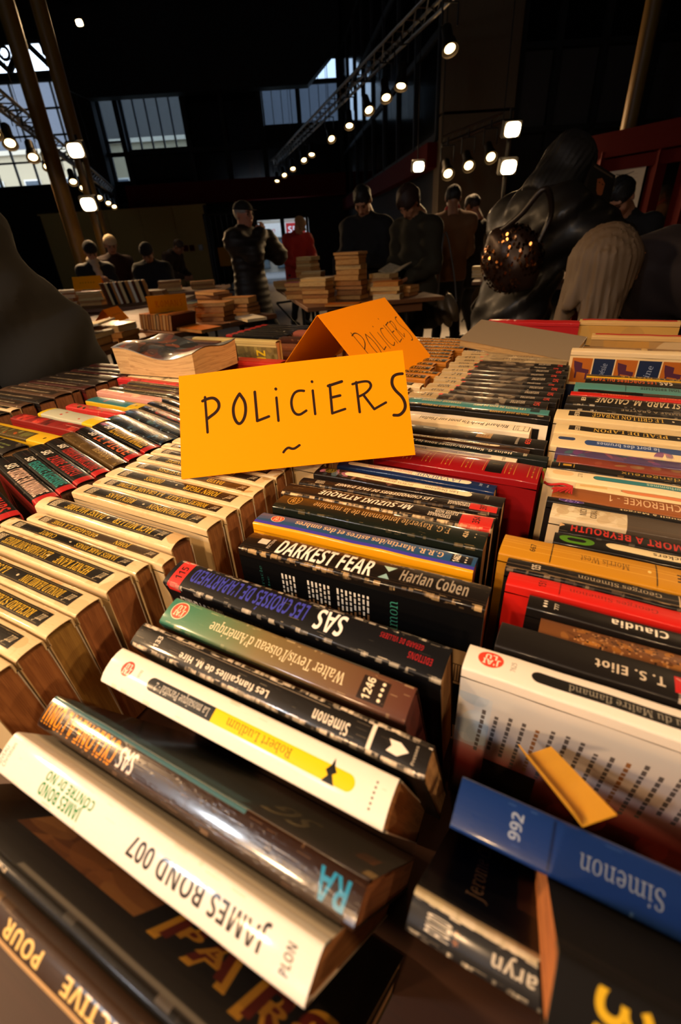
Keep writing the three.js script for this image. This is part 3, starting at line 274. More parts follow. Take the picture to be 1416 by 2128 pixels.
const cr2 = [['PEAU DE LAPON', 'SERGE', -2.5, -50.6, -53.5], ['LE GRILLON ENRAGÉ', 'AMILA', -2.95, -55, -58.6]];
cr2.forEach(([t, a, x, z0, z1], i) => book(`cream paperback with black spine label and gold title, ${ORD[i]} of a pair`, x, 14, z0, z1, { g: gRight, cn: '#cdb284', pg: '#c8a070', s: spine((d) => { d.bg('#d2b986').rect(.08, .2, .9, .55, '#18120c').tx(t, .42, .48, .4, .32, '#c8a040', SERIF, 180).dot(.67, .48, .07, '#d8c49c').tx(a, .8, .48, .14, .32, '#c8a040', SERIF, 180).tx('938', .13, .5, .03, .4, '#d8c49c', SANS, -90).wear(70, '#c8b080'); }) }));
book('thin black paperback with scratched spine behind the cream pair', -2.3, 14.5, -59, -60.7, { cn: '#c8ac80', cf: '#141010', pg: '#c8a070', g: gRight, s: midSpine((d) => d.bg('#17130f').tx('EST L’HOMME A ABATTRE', .6, .5, .5, .4, '#8a7a60', SANS, 180).wear(60)) });
book('black paperback with slanted white capitals on a broad spine', -2.3, 14.5, -60.9, -64.6, { cn: '#c8b088', cf: '#141010', pg: '#c8a070', g: gRight, m: 'gloss', s: spine((d) => d.bg('#17130f').rect(.02, .1, .1, .8, '#2a221a').tx('B', .11, .5, .03, .5, '#c8b898', SANS, -90).tx('C’EST SI TARD, M. CALONE', .52, .5, .66, .5, '#c8b48c', SANS, 180, 'bold', -.25).wear(80)) });
book('thin red paperback with orange lettering', -2.1, 14.5, -65, -66.4, { cn: '#b01c14', pg: '#b88c58', g: gRight, m: 'gloss', s: midSpine((d) => d.bg('#b81e14').tx('ROUSSELLE', .3, .5, .18, .4, '#d88050', SANS, 180).tx('FILS DU SOLEIL', .7, .5, .24, .4, '#d88050', SANS, 180)) });
book('black glossy paperback between the red and the teal one', -1.35, 14.8, -66.5, -67.9, { cn: '#d8ccb0', cf: '#141010', pg: '#b88c58', g: gRight, m: 'foil', s: midSpine((d) => d.bg('#171311').rect(.45, 0, .55, 1, '#4a4034')) });
book('teal paperback with black sans title along the table side', -1.9, 14.5, -68, -71, { cn: '#30605c', pg: '#b88c58', g: gRight, m: 'semi', s: midSpine((d) => d.bg('#447c74').tx('OPERATION EPIDEMIE', .66, .5, .4, .4, '#1c2c2c', SANS, 180).rect(.36, 0, .006, 1, '#24403e')) });
book('black paperback with orange and white capitals', -.8, 16, -71.1, -74, { cn: '#15110f', pg: '#b88c58', g: gRight, m: 'gloss', s: midSpine((d) => d.bg('#16120f').tx('LES SORCIERS DU TAGE', .27, .45, .46, .5, '#d0561c', SANS, 180).tx('SAS', .56, .5, .09, .5, '#d8c8b0', SANS, 180)) });
book('thin yellow-edged black paperback before the patterned one', -.8, 16, -74.1, -75.8, { cn: '#b8881c', cf: '#141010', pg: '#b88c58', g: gRight, m: 'gloss', s: midSpine((d) => d.bg('#1a140c').rect(0, -.1, 1, .25, '#c8981c').rect(0, .85, 1, .3, '#c8981c').tx('AVEC LE DIABLE', .5, .5, .5, .4, '#a88430', SANS, 180)) });
const chairs = coverArt((d) => { d.bg('#d8bc88'); for (let i = 0; i < 7; i++) { const x = .02 + i * .14, Y = (v) => .03 + v * .3; d.rect(x, .03, .132, .3, i % 2 ? '#182440' : '#a85c1c'); if (i % 2 === 0) d.poly([[x + .012, Y(.12)], [x + .07, Y(.2)], [x + .072, Y(.42)], [x + .12, Y(.46)], [x + .12, Y(.62)], [x + .03, Y(.56)], [x + .018, Y(.35)]], '#4a2438').rect(x + .03, Y(.56), .012, .08, '#4a2438').rect(x + .1, Y(.6), .012, .08, '#4a2438'); else d.tx(i === 3 ? 'Line' : 'Poésie', x + .066, .18, .045, .2, '#8a94a8', SERIF, -80, 'normal'); } d.rect(0, .36, 1, .64, '#182440');}, 1024, 512);
book('tall book with a chequered blue and orange chair pattern on its cover', -3.7, 17.5, -81.2, -83.6, { h: .13, cn: '#182440', an: chairs, pg: '#d8b880', g: gRight, m: 'semi', s: midSpine((d) => d.bg('#d8be90')) });
for (let i = 0, z = -84; i < 6; i++) { const t = 1.4 + (i % 3) * .4; book(`worn tan paperback, ${ORD[i]} behind the chequered one`, -3.4 + (i % 2) * .6, 14.5, z, z - t, { cn: '#c8a468', pg: '#c89a58', h: .108, g: gRight, s: midSpine((d) => d.bg(['#c8a05c', '#a8803c', '#8a6a44'][i % 3]).blobs(16, ['#e0b870', '#a87c40', '#6a4c30']).wear(20)) }); z -= t + .3; }
// more of the side row outside the frame keeps the table full: a second side row
const gEdge = 'paperbacks standing in the outermost row';
// ---- slanting black row
const SL = [ // near z, far z measured at the left and right ends, colours
  ['#1a6a80', 'GUÊPIER', -14.3, -16.2], ['#b02820', 'LES TUEURS', -16.6, -18.6], ['#e0b8a0', 'CROISADE EN NORMANDIE', -20.0, -22.1], ['#2a8a84', 'VENGEANCE ALGERIENNE', -22.2, -23.9], ['#a02420', 'ZAIRE ADIEU', -24.0, -25.9], ['#a8241e', 'TERREUR A BARCELONE', -26.0, -27.7], ['brown', '', -28.1, -29.9], ['#c0582c', 'LE PIEGE', -30.0, -31.9], ['#c89a1c', 'REVOLUTION A MANILLE', -32.2, -34.4], ['blue', '', -34.5, -37.0], ['blue2', '', -37.1, -39.6], ['#a02420', 'CYCLE', -39.8, -41.6], ['#c8a890', 'COMPTE', -41.7, -43.4], ['#a02420', 'MAGIE', -43.5, -45.2], ['#c8a890', 'LA VEUVE', -45.3, -47], ['#2a8a84', 'PANIQUE', -47.1, -48.9]];
const SLl = ['teal-lettered', 'red-lettered', 'pale pink-lettered', 'turquoise-lettered', 'large red-lettered', 'crowded red-lettered', 'brown plastic-wrapped', 'orange-lettered', 'yellow-lettered', 'shiny blue marbled', 'broad blue-black marbled', 'small red-lettered', 'tan-lettered', 'dull red-lettered', 'beige-lettered', 'green-lettered'];
SL.forEach(([col, t, z0, z1], i) => {
  const sh = i < 9 ? 0 : 0; const wrap = col === 'brown' || col.startsWith('blue');
  book(`${SLl[i]} black paperback, ${ORD[i]} of the slanting row`, -55.3 + sh, -40.9 - (i > 10 ? 1.5 : 0), z0, z1, { yw: -15.6, g: gSlant, cn: i % 3 === 2 ? '#7a1c18' : i % 3 ? '#8a4a28' : '#14100e', cf: '#14100e', pg: '#6a4a3c', m: wrap || i > 6 ? 'foil' : 'gloss', h: .11, s: i < 12 ? spine((d) => {
    if (col === 'brown') return d.bg('#5a4424').blobs(50, ['#7a6038', '#4a3418', '#8a7040'], 0, 0, 1, 1, .06, .2).tx('MEMOIRE', .7, .5, .3, .4, '#a88a50', SANS, 0).wear(40, '#c8b080');
    if (col.startsWith('blue')) return d.bg('#0e1216').blobs(70, ['#14304a', '#2a5a7a', '#0a0e12', '#4a5a30', '#5a8aa8', '#1a1a14'], 0, 0, 1, 1, .06, .25).wear(40, '#8aa8b8');
    d.bg('#100e0d').rect(.93, -.1, .07, 1.2, '#a81c1c').tx('SAS', .25, .45, .1, .5, '#e8dcc8', SANS, 0, 'bold', -.15).tx(t, i === 4 ? .62 : .62, .52, i === 4 ? .5 : .58, i === 4 ? .6 : .66, col, SANS, 0).rect(.08, .1, .08, .5, i === 8 ? '#a82420' : '#1a0e0c').crease([.4, .9], 'rgba(150,130,100,.5)').wear(26, '#8a7a60');
  }) : midSpine((d) => d.bg('#100e0d').tx('SAS', .25, .45, .1, .5, '#c8bca8', SANS, 0).tx(t, .62, .5, .5, .6, col, SANS, 0)) });
});
// ---- low row of yellow and red paperbacks beyond the slanting row
const YR = [['#1a1614', 'dark paperback with pale scratched lettering', -17, -20.5, -72, -57.5], ['#2a2420', 'grey-black paperback with worn white marks', -20.6, -24, -72, -57], ['#1c1816', 'black paperback with faded gold words', -24.1, -27.2, -71, -56.6], ['Y', 'yellow album with a photographic spine', -27.7, -30.4, -71, -55], ['R', 'red and brown picture paperback', -31.8, -34, -69.5, -55], ['W', 'pale blue and yellow album with two red marks', -34.4, -37.2, -67.5, -54.6], ['#b02c28', 'red paperback with a cream end', -38.2, -40, -66.5, -54.8], ['T', 'teal paperback with yellow edges', -41, -43.5, -66, -54.6], ['P', 'pink and cream paperback', -45, -46.8, -69, -54], ['#2a2a1c', 'black and green glossy paperback', -47, -48.6, -68.5, -54], ['#3a2420', 'brown-black paperback with white dots', -48.8, -50.4, -68.5, -54], ['#1a1a1a', 'black paperback under the thick open one', -50.6, -52.2, -68.6, -54], ['#c02a2c', 'crimson paperback under the thick open one', -52.4, -54, -73, -58], ['#d8c090', 'cream paperback behind the crimson one', -54.2, -56, -74, -58], ['#4a2a20', 'brown paperback behind the cream one', -56.2, -58, -74, -58]];
YR.forEach(([col, l, z0, z1, x0, x1], i) => book(l, x0, x1, z0, z1, { g: gYel, yw: -1 - i % 3, cn: { Y: '#c89a14', R: '#8a1c18', W: '#c0a818', T: '#c8a41c', P: '#c88a78' }[col] || col, pg: '#b08a60', m: i % 2 ? 'gloss' : 'semi', s: (i > 2 && i < 8 ? spine : midSpine)((d) => {
  if (col === 'Y') d.bg('#d0a41c').rect(0, .3, .78, .75, '#4a3c1c').blobs(22, ['#6a6a34', '#8a8a4c', '#c85018', '#3a3418'], .0, .35, .78, .6, .08, .2).dot(.92, .6, .1, '#2a1c08');
  else if (col === 'R') d.bg('#7a1c18').blobs(40, ['#a82420', '#5a1410', '#c04030', '#2a1010'], 0, 0, 1, 1, .1, .3).rect(.78, .5, .2, .03, '#d8a890');
  else if (col === 'W') d.bg('#b4b49c').rect(0, -.1, .06, 1.2, '#d0b01c').rect(.8, -.1, .2, 1.2, '#d0b01c').rect(.32, .25, .03, .14, '#b02a20').rect(.32, .6, .03, .14, '#b02a20').rect(.66, .7, .03, .1, '#b02a20');
  else if (col === 'T') d.bg('#c8a41c').rect(0, .1, .8, .9, '#2c6a70').rect(.3, .3, .03, .5, '#b05030').dot(.9, .6, .1, '#3a2a10');
  else if (col === 'P') d.bg('#c89080').rect(0, 0, .6, .5, '#d8b898').blobs(14, ['#d8a890', '#a86a5a', '#e0c8a0']);
  else d.bg(col).blobs(16, [col, '#1a1410', '#6a5a40']).lines(.1, .25, .8, .5, 2, i % 2 ? '#c8b890' : '#8a9a50').wear(26);
}) }));
// ---- outermost low row, mostly dark
for (let i = 0, z = -24; i < 15; i++) { const t = 1.6 + (i % 4) * .5, wh = i === 4; book(wh ? 'white-edged paperback with a black spine panel in the outermost dark row' : `dark paperback, ${ORD[i]} from the front of the outermost dark row`, -88, -72.5 - (i % 3) * .4, z, z - t, { g: 'dark paperbacks of the outermost row', cn: wh ? '#c8b48c' : pick(['#1a1614', '#2a1c18', '#5a1c18', '#241c14']), pg: '#8a5c3c', m: 'semi', s: midSpine((d) => d.bg(wh ? '#c8b088' : pick(['#1a1614', '#3a1814', '#241c16', '#4a3424'], d.r)).rect(.05, .2, .85, .6, wh ? '#1c1612' : '#2a2018').lines(.1, .3, .7, .4, 1, '#b8a480').wear(20)) }); z -= t + .15; }
// ================================================================ THE HALL
const gEdge0 = 0;
function wallShape(w, h, holes, depth) { const s = new THREE.Shape([new THREE.Vector2(0, 0), new THREE.Vector2(w, 0), new THREE.Vector2(w, h), new THREE.Vector2(0, h)]); for (const [x0, x1, y0, y1] of holes) s.holes.push(new THREE.Path([new THREE.Vector2(x0, y0), new THREE.Vector2(x0, y1), new THREE.Vector2(x1, y1), new THREE.Vector2(x1, y0)])); return new THREE.ExtrudeGeometry(s, { depth, bevelEnabled: false }); }
const HM = new THREE.Matrix4().makeBasis(SIDE, V(0, 1, 0), FWD.clone().negate());           // hall frame: x = SIDE, z = -FWD
const inHall = (g) => g.applyMatrix4(HM);
const S0 = -16, S1 = 9, F0 = -7, F1 = 22, HY = 9.2;
struct('floor', inHall(boxG(S1 - S0 + .6, .2, F1 - F0 + .6, (S0 + S1) / 2, -.1, -(F0 + F1) / 2)), M.floor);
struct('ceiling', inHall(boxG(S1 - S0 + .6, .2, F1 - F0 + .6, (S0 + S1) / 2, HY + .1, -(F0 + F1) / 2)), M.ceiling);
const backHoles = [[-15.2, -8.62, 3.72, 6.74], [-15.2, -8.7, 6.92, 7.75], [-7.04, -4.86, 4.6, 6.15], [-7.85, -7.28, 3.62, 6.2], [-1.9, .84, 5.1, 6.86], [-2.75, -.56, .02, 2.24]];
{ const g = wallShape(S1 - S0, HY, backHoles.map(([a, b, c, d]) => [a - S0, b - S0, c, d]), .25); g.translate(S0, 0, -F1 - .25); struct('wall_back', inHall(g), M.darkWall); }
struct('wall_left', inHall(boxG(.25, HY, F1 - F0, S0 - .125, HY / 2, -(F0 + F1) / 2)), M.darkWall);
struct('wall_right', inHall(boxG(.25, HY, F1 - F0, S1 + .125, HY / 2, -(F0 + F1) / 2)), M.darkWall);
{ const g = wallShape(S1 - S0, HY, [[9, 12.5, 3.2, 6.2]], .25); g.translate(S0, 0, -F0); struct('wall_rear', inHall(g), M.darkWall); }
// windows: frame with glazing bars, every pane a piece of its own
let winN = 0;
function gridWindow(s0, s1, y0, y1, f, nx, ny, glass, bar = .05, mat = M.darkSteel) {
  const o = new THREE.Group(); o.name = 'window_' + (++winN); o.userData.kind = 'structure'; scene.add(o);
  const gs = []; for (let i = 0; i <= nx; i++) { const s = s0 + (s1 - s0) * i / nx, b = i % nx ? bar : bar * 2; gs.push(boxG(b, y1 - y0, .1, s, (y0 + y1) / 2, -f)); }
  for (let j = 0; j <= ny; j++) { const y = y0 + (y1 - y0) * j / ny; gs.push(boxG(s1 - s0, j % ny ? bar : bar * 2, .1, (s0 + s1) / 2, y, -f)); }
  part('window_frame', inHall(mergeGeometries(gs)), mat, o);
  const pw = (s1 - s0) / nx, ph = (y1 - y0) / ny, pg = boxG(pw - bar, ph - bar, .008); pg.applyMatrix4(HM);
  for (let i = 0; i < nx; i++) for (let j = 0; j < ny; j++) { const m = part('pane', pg, glass, o); m.position.copy(hall(s0 + pw * (i + .5), y0 + ph * (j + .5), f)); m.castShadow = false; }
  return o;
}
gridWindow(-15.2, -8.62, 3.72, 6.74, F1 + .12, 9, 4, M.glass, .05);
gridWindow(-15.2, -8.7, 6.92, 7.75, F1 + .12, 4, 1, M.glass, .06);
gridWindow(-7.04, -4.86, 4.6, 6.15, F1 + .12, 5, 1, M.dimGlass, .05);
gridWindow(-7.85, -7.28, 3.62, 6.2, F1 + .12, 1, 2, M.dimGlass, .05);
gridWindow(-1.9, .84, 5.1, 6.86, F1 + .12, 8, 1, M.dimGlass, .025);
gridWindow(S0 + 9, S0 + 12.5, 3.2, 6.2, F0 - .12, 4, 3, M.glass, .07);
{ // the iron arch trusses that cross the upper window band
  const gs = []; for (let i = 0; i < 5; i++) { const a = -15 + i * 1.5; gs.push(barBetween(V(a, 6.95, -F1 + .15), V(a + .75, 7.72, -F1 + .15), .12, .16), barBetween(V(a + .75, 7.72, -F1 + .15), V(a + 1.5, 6.95, -F1 + .15), .12, .16)); const t = new THREE.TorusGeometry(.17, .05, 6, 16); t.translate(a, 7.42, -F1 + .15); gs.push(t); }
  struct('trim_1', inHall(mergeGeometries(gs.map((g) => g.index ? g.toNonIndexed() : g))), M.darkSteel);
}
// dark glazing of the back wall: mullions, transoms and near-black panes standing proud of the wall
{
  const o = new THREE.Group(); o.name = 'window_20'; o.userData.kind = 'structure'; scene.add(o); const gs = [], xs = [-8.05, -7.15, -4.75, -3.4, -2.0, -.6, .9], ys = [2.95, 4.5, 6.2];
  for (const x of xs) gs.push(boxG(.16, 3.4, .16, x, 4.6, -F1 + .1)); for (const y of ys) gs.push(boxG(9, .12, .14, -3.55, y, -F1 + .1)); part('mullion', inHall(mergeGeometries(gs)), M.blackPaint, o);
  for (let i = 2; i < xs.length - 1; i++) for (let j = 0; j < 2; j++) { if (j === 1 && i > 3) continue; const w = xs[i + 1] - xs[i] - .18, h = ys[j + 1] - ys[j] - .14; part('pane', inHall(boxG(w, h, .01, (xs[i] + xs[i + 1]) / 2, (ys[j] + ys[j + 1]) / 2, -F1 + .03)), M.darkGlass, o); }
  for (let i = 0; i < 2; i++) part('pane', inHall(boxG(xs[i + 1] - xs[i] - .18, 1.0, .01, (xs[i] + xs[i + 1]) / 2, 3.2, -F1 + .03)), M.darkGlass, o);
}
struct('beam', inHall(mergeGeometries([boxG(8.4, .62, .4, -3.2, 3.2, -F1 + .3), boxG(8.4, .1, .6, -3.2, 2.86, -F1 + .3)])), M.redPaint);
{ const s = new THREE.Shape([[-8.6, 6.3], [-7.8, 5.95], [-.2, 5.95], [.95, 6.9], [.95, 8.2], [-8.2, 8.2], [-8.9, 7.4]].map(([a, b]) => new THREE.Vector2(a, b))); const g = new THREE.ExtrudeGeometry(s, { depth: .5, bevelEnabled: false }); g.translate(0, 0, -F1 + .5); struct('ceiling_soffit', inHall(g), M.blackPaint); }
struct('pillar_1', inHall(boxG(.75, HY, .4, -8.25, HY / 2, -F1 + .3)), M.darkWall);
// right side: glazed wall running towards the camera, concrete pillar, red entrance
function wallRun(name, a, b, y0, y1, d, mat) { const A = V(a[0], (y0 + y1) / 2, -a[1]), B = V(b[0], (y0 + y1) / 2, -b[1]); return struct(name, inHall(barBetween(A, B, d, y1 - y0)), mat); }
wallRun('wall_side', [1.15, 22], [2.25, 10.2], 0, HY, .2, M.darkWall);
{
  const o = new THREE.Group(); o.name = 'window_21'; o.userData.kind = 'structure'; scene.add(o); const P = (u, y) => V(1.02 + 1.1 * u, y, -22 + 11.8 * u), gs = [];
  for (let i = 0; i <= 8; i++) gs.push(barBetween(P(i / 8, 2.7), P(i / 8, 7), .1, .12)); for (const y of [2.75, 4.1, 5.6, 7]) gs.push(barBetween(P(0, y), P(1, y), .1, .1)); part('mullion', inHall(mergeGeometries(gs)), M.blackPaint, o);
  for (let i = 0; i < 8; i++) for (const [y0, y1] of [[2.8, 4.05], [4.15, 5.55], [5.65, 6.95]]) part('pane', inHall(barBetween(P((i + .08) / 8, (y0 + y1) / 2), P((i + .92) / 8, (y0 + y1) / 2), .02, y1 - y0)), M.darkGlass, o);
}
wallRun('beam', [1.0, 21.8], [2.08, 10.2], 2.32, 2.68, .3, M.redPaint);
struct('pillar_2', inHall(mergeGeometries([boxG(1.22, 3.0, .5, 2.72, 1.5, -10.2), boxG(1.22, HY - 3.04, .5, 2.72, 3.04 + (HY - 3.04) / 2, -10.2)])), M.concrete);
struct('wall_entrance', inHall(boxG(6, HY, .2, 6.3, HY / 2, -10.3)), M.darkWall);
{
  const o = new THREE.Group(); o.name = 'window_22'; o.userData.kind = 'structure'; scene.add(o); const gs = [], xs = [3.4, 4.0, 4.75, 5.6, 6.5, 7.4];
  for (const x of xs) gs.push(boxG(.1, 5, .1, x, 4.9, -10.12)); for (const y of [2.75, 3.82, 5.2, 7.3]) gs.push(boxG(4.2, .08, .1, 5.4, y, -10.12)); part('mullion', inHall(mergeGeometries(gs)), M.blackPaint, o);
  const grey = std({ color: '#3a3633', roughness: .5 }); for (let i = 0; i < 5; i++) for (const [y0, y1, m] of [[2.8, 3.77, grey], [3.87, 5.15, M.darkGlass], [5.25, 7.25, M.darkGlass]]) part('pane', inHall(boxG(xs[i + 1] - xs[i] - .12, y1 - y0, .02, (xs[i] + xs[i + 1]) / 2, (y0 + y1) / 2, -10.17)), m, o);
}
{ // red entrance doors, running diagonally towards the near right
  const P = (u, y, off = 0) => V(3.0 + u * .5145 + off * .857, y - .08, -7.69 + u * .857 - off * .5145);          // u metres along, towards the camera
  struct('beam', inHall(mergeGeometries([barBetween(P(.5, 2.16), P(5.5, 2.16), .22, .24), barBetween(P(.5, 1.96), P(5.5, 1.96), .16, .12)])), M.redPaint);
  const posts = [.9, 1.6, 1.95, 2.3, 3.3, 4.4]; posts.forEach((u, i) => struct('door_frame', inHall(barBetween(P(u, 0), P(u, 2.1), i % 2 ? .16 : .22, .14)), M.redPaint));
  const door = (i, u0, u1) => { const o = new THREE.Group(); o.name = 'door_' + i; o.userData.kind = 'structure'; scene.add(o); part('pane', inHall(barBetween(P(u0, 1.15), P(u1, 1.15), .012, 1.85)), M.darkGlass, o); part('rail', inHall(mergeGeometries([barBetween(P(u0, .12), P(u1, .12), .05, .24), barBetween(P(u0, 2.04), P(u1, 2.04), .05, .1)])), M.redPaint, o); };
  door(1, .98, 1.54); door(2, 1.68, 1.9); door(3, 2.38, 3.24); door(4, 3.38, 4.3);
  const A = P(1.04, 1.0, -.06), posterTex = canvasTex(256, 512, (c, w, h) => { c.fillStyle = '#d8cdb8'; c.fillRect(0, 0, w, h); c.fillStyle = '#b09478'; for (let i = 0; i < 5; i++) for (let k = 0; k < 12; k++) c.fillRect(70 + k * 12, 50 + i * 26, 8, 3); c.strokeStyle = '#3a3230'; c.lineWidth = 9; c.lineCap = 'round'; c.beginPath(); c.moveTo(40, 250); c.lineTo(120, 205); c.stroke(); c.lineWidth = 5; c.beginPath(); c.moveTo(60, 40); c.quadraticCurveTo(110, 60, 180, 36); c.stroke(); c.fillStyle = '#b06a4a'; for (const x of [120, 160, 200]) { c.beginPath(); c.ellipse(x, 240, 13, 22, .3, 0, 7); c.fill(); } });
  const ps = tag(new THREE.Mesh(boxG(.44, .74, .006), std({ map: posterTex, roughness: .8 })), 'white poster with small brush strokes taped to the red-framed door', 'poster'); ps.name = 'poster'; ps.position.copy(A.setY(1.47).add(V(.12, 0, .2)).applyMatrix4(HM)); ps.rotation.y = YAW + Math.atan2(-.857, .5145) + 0.0; scene.add(ps);
  const ps2 = tag(new THREE.Mesh(boxG(.5, .6, .006), std({ color: '#b8ae9a', roughness: .8 })), 'plain pale notice on the last red door at the frame edge', 'poster'); ps2.name = 'notice'; ps2.position.copy(P(2.85, 1.55, -.05).applyMatrix4(HM)); ps2.rotation.y = ps.rotation.y; scene.add(ps2);
}
// yellow steel columns
[[-4.1, 9, .12, 0], [-3.66, 9, .1, 0], [3.75, 7, .085, 0]].forEach(([s, f, r], i) => struct('column', inHall(mergeGeometries([(() => { const g = new THREE.CylinderGeometry(r, r, HY, 24); g.translate(s, HY / 2, -f); return g; })(), (() => { const g = new THREE.CylinderGeometry(r * 1.9, r * 2, .05, 24); g.translate(s, .025, -f); return g; })()])), M.yellowPaint));
// cream partition with seams, handrail pipe, sockets
{
  const o = new THREE.Group(); o.name = 'wall_partition'; o.userData.kind = 'structure'; scene.add(o);
  for (let i = 0; i < 5; i++) part('panel', inHall(rbox(1.24, 2.7, .12, .012, -10.1 + i * 1.26, 1.37, -21.2, 1)), M.cream, o);
  part('rail', inHall(boxG(6.4, .05, .16, -7.6, 2.74, -21.2)), M.cream, o); part('corner_post', inHall(boxG(.1, 2.75, .16, -4.45, 1.37, -21.2)), M.darkSteel, o);
  for (const s of [-5.45, -5.2, -4.85]) { const b = part('socket', inHall(rbox(.18, .2, .08, .02, s, 1.35, -21.1, 1)), s < -4.9 ? M.redPaint : M.alu, o); }
}
// folding display gate of dark bars beside the doorway
{
  const g = thing('bar_gate', 'dark gate of upright bars with a yellow sheet beside the glass doors', 'gate'); const fr = [], z = -16.2;
  part('frame', inHall(mergeGeometries([boxG(1.5, .05, .05, -2.75, 2.15, z), boxG(1.5, .05, .05, -2.75, .12, z), boxG(.05, 2.1, .05, -3.48, 1.1, z), boxG(.05, 2.1, .05, -2.02, 1.1, z)])), M.darkSteel, g);
  for (let i = 1; i < 9; i++) part('bar', inHall(boxG(.025, 2.0, .025, -3.48 + i * .162, 1.13, z)), M.darkSteel, g);
  part('sheet', inHall(boxG(.34, .5, .01, -3.05, 1.05, z + .03)), std({ color: '#b07a14', roughness: .8 }), g);
}
// doorway with its steel frame, the shop across the street
{
  const o = new THREE.Group(); o.name = 'door_10'; o.userData.kind = 'structure'; scene.add(o);
  part('frame', inHall(mergeGeometries([boxG(.1, 2.2, .15, -2.68, 1.1, -F1 - .1), boxG(.16, 2.2, .15, -1.62, 1.1, -F1 - .1), boxG(.1, 2.2, .15, -.62, 1.1, -F1 - .1), boxG(2.2, .08, .15, -1.65, 2.2, -F1 - .1), boxG(2.2, .06, .15, -1.65, 1.0, -F1 - .1)])), M.darkSteel, o);
  part('pane', inHall(boxG(.94, 2.1, .01, -2.16, 1.1, -F1 - .12)), M.glass, o); part('pane', inHall(boxG(.86, 2.1, .01, -1.1, 1.1, -F1 - .12)), M.glass, o);
}
struct('ground', inHall(boxG(90, .2, 60, -10, -.12, -54)), std({ color: '#5a5a58', roughness: .9 }));
{
  const sh = thing('shop_front', 'pale shop front across the street with a white fascia and red square', 'building');
  const wallM = std({ color: '#a8a090', roughness: .8 }), sign = canvasTex(1024, 128, (c, w, h) => { c.fillStyle = '#e8e4dc'; c.fillRect(0, 0, w, h); c.fillStyle = '#c82020'; c.fillRect(600, 6, 190, 116); c.fillStyle = '#fff'; c.font = 'bold 84px sans-serif'; c.fillText('SFR', 616, 96); c.fillStyle = '#c83a34'; c.font = 'italic 60px sans-serif'; c.fillText('Cordonn', 250, 86); });
  part('wall', inHall(boxG(9, 4.4, .3, -2.2, 2.1, -29)), wallM, sh); part('fascia', inHall(boxG(5.4, .62, .12, -2.4, 1.95, -28.8)), std({ map: sign, roughness: .6 }), sh);
  for (const s of [-3.6, -2.0, -.6]) { const w = part('window', inHall(boxG(1.2, 1.4, .1, s, .85, -28.82)), std({ color: '#3a4a50', roughness: .2 }), sh); part('pane', inHall(boxG(1.1, 1.3, .02, s, .85, -28.76)), std({ color: '#5a6a70', roughness: .15, metalness: .2 }), w); }
}
function building(name, label, s0, s1, f, y1, ridge, wallC, roofC, nw, rows) {
  const b = thing(name, label, 'building'); const w = s1 - s0;
  part('wall', inHall(boxG(w, y1, .5, (s0 + s1) / 2, y1 / 2 - .02, -f)), std({ color: wallC, roughness: .9 }), b);
  const sp = new THREE.Shape([[s0 - .3, y1], [s1 + .3, y1], [s1 - .6, ridge], [s0 + .6, ridge]].map(([a, c]) => new THREE.Vector2(a, c))); const rg = new THREE.ExtrudeGeometry(sp, { depth: .3, bevelEnabled: false }); rg.translate(0, 0, -f - .6); part('roof', inHall(rg), std({ color: roofC, roughness: .7 }), b);
  part('cornice', inHall(boxG(w + .4, .25, .5, (s0 + s1) / 2, y1 - .05, -f + .25)), std({ color: '#c8bca4', roughness: .9 }), b);
  for (let r = 0; r < rows; r++) for (let i = 0; i < nw; i++) { const s = s0 + w * (i + .5) / nw, y = 2.2 + r * 3.0; const fr = part('window', inHall(boxG(1.15, 1.75, .12, s, y, -f + .28)), std({ color: '#d8d0c0', roughness: .7 }), b); part('pane', inHall(boxG(.95, 1.55, .04, s, y, -f + .35)), std({ color: '#39444c', roughness: .15 }), fr); }
}
building('town_house', 'cream house with a grey slate roof seen through the tall windows', -34, -16, 40, 7.6, 11.2, '#b8a888', '#5a5e66', 7, 2);
building('town_house', 'ochre house with brown roof behind the smaller dim panes', -15.6, -6, 42, 8.2, 12.5, '#a89878', '#4a4640', 4, 2);
building('town_house', 'grey house with steep slate roof behind the angular high window', -5, 6, 46, 8.8, 11.6, '#98907f', '#4c5058', 4, 2);

// ---------------------------------------------------------------- lighting trusses and their lamps
function truss(label, lat, y, t0, t1) {
  const o = thing('lighting_truss', label, 'truss'), ch = [], lt = [], off = [[-.11, .08], [.11, .08], [0, -.1]], P = (t, k) => trussAt(t, lat + off[k][0], y + off[k][1]);
  for (let k = 0; k < 3; k++) part('chord', cylBetween(P(t0, k), P(t1, k), .024, .024, 8), M.alu, o);
  const n = Math.round((t1 - t0) / .4); for (let i = 0; i < n; i++) { const a = t0 + (t1 - t0) * i / n, b = t0 + (t1 - t0) * (i + 1) / n; lt.push(cylBetween(P(a, 0), P(b, 2), .01, .01, 5), cylBetween(P(a, 2), P(b, 1), .01, .01, 5), cylBetween(P(a, 0), P(a, 1), .01, .01, 5)); }
  part('lattice', mergeGeometries(lt), M.alu, o);
  for (let t = t0 + .5; t < t1; t += 4) part('hanger', cylBetween(P(t, 0), P(t, 0).setY(HY), .006, .006, 5), M.darkSteel, o);
  return o;
}
truss('high truss of aluminium tubes carrying spotlights over the hall floor', 3.6, 3.78, -8, 20.2);
truss('lower truss of aluminium tubes running past the yellow columns', -2.1, 3.18, -5.5, 20.6);
const canGeo = (() => { const g = new THREE.LatheGeometry([[.0, .0], [.05, .0], [.062, .02], [.066, .16], [.085, .2], [.1, .3], [.103, .3], [.1, .295], [.08, .2], [.06, .17], [0, .16]].map(([a, b]) => new THREE.Vector2(a, b)), 20); g.rotateX(Math.PI / 2); return g; })(); // opens towards +z
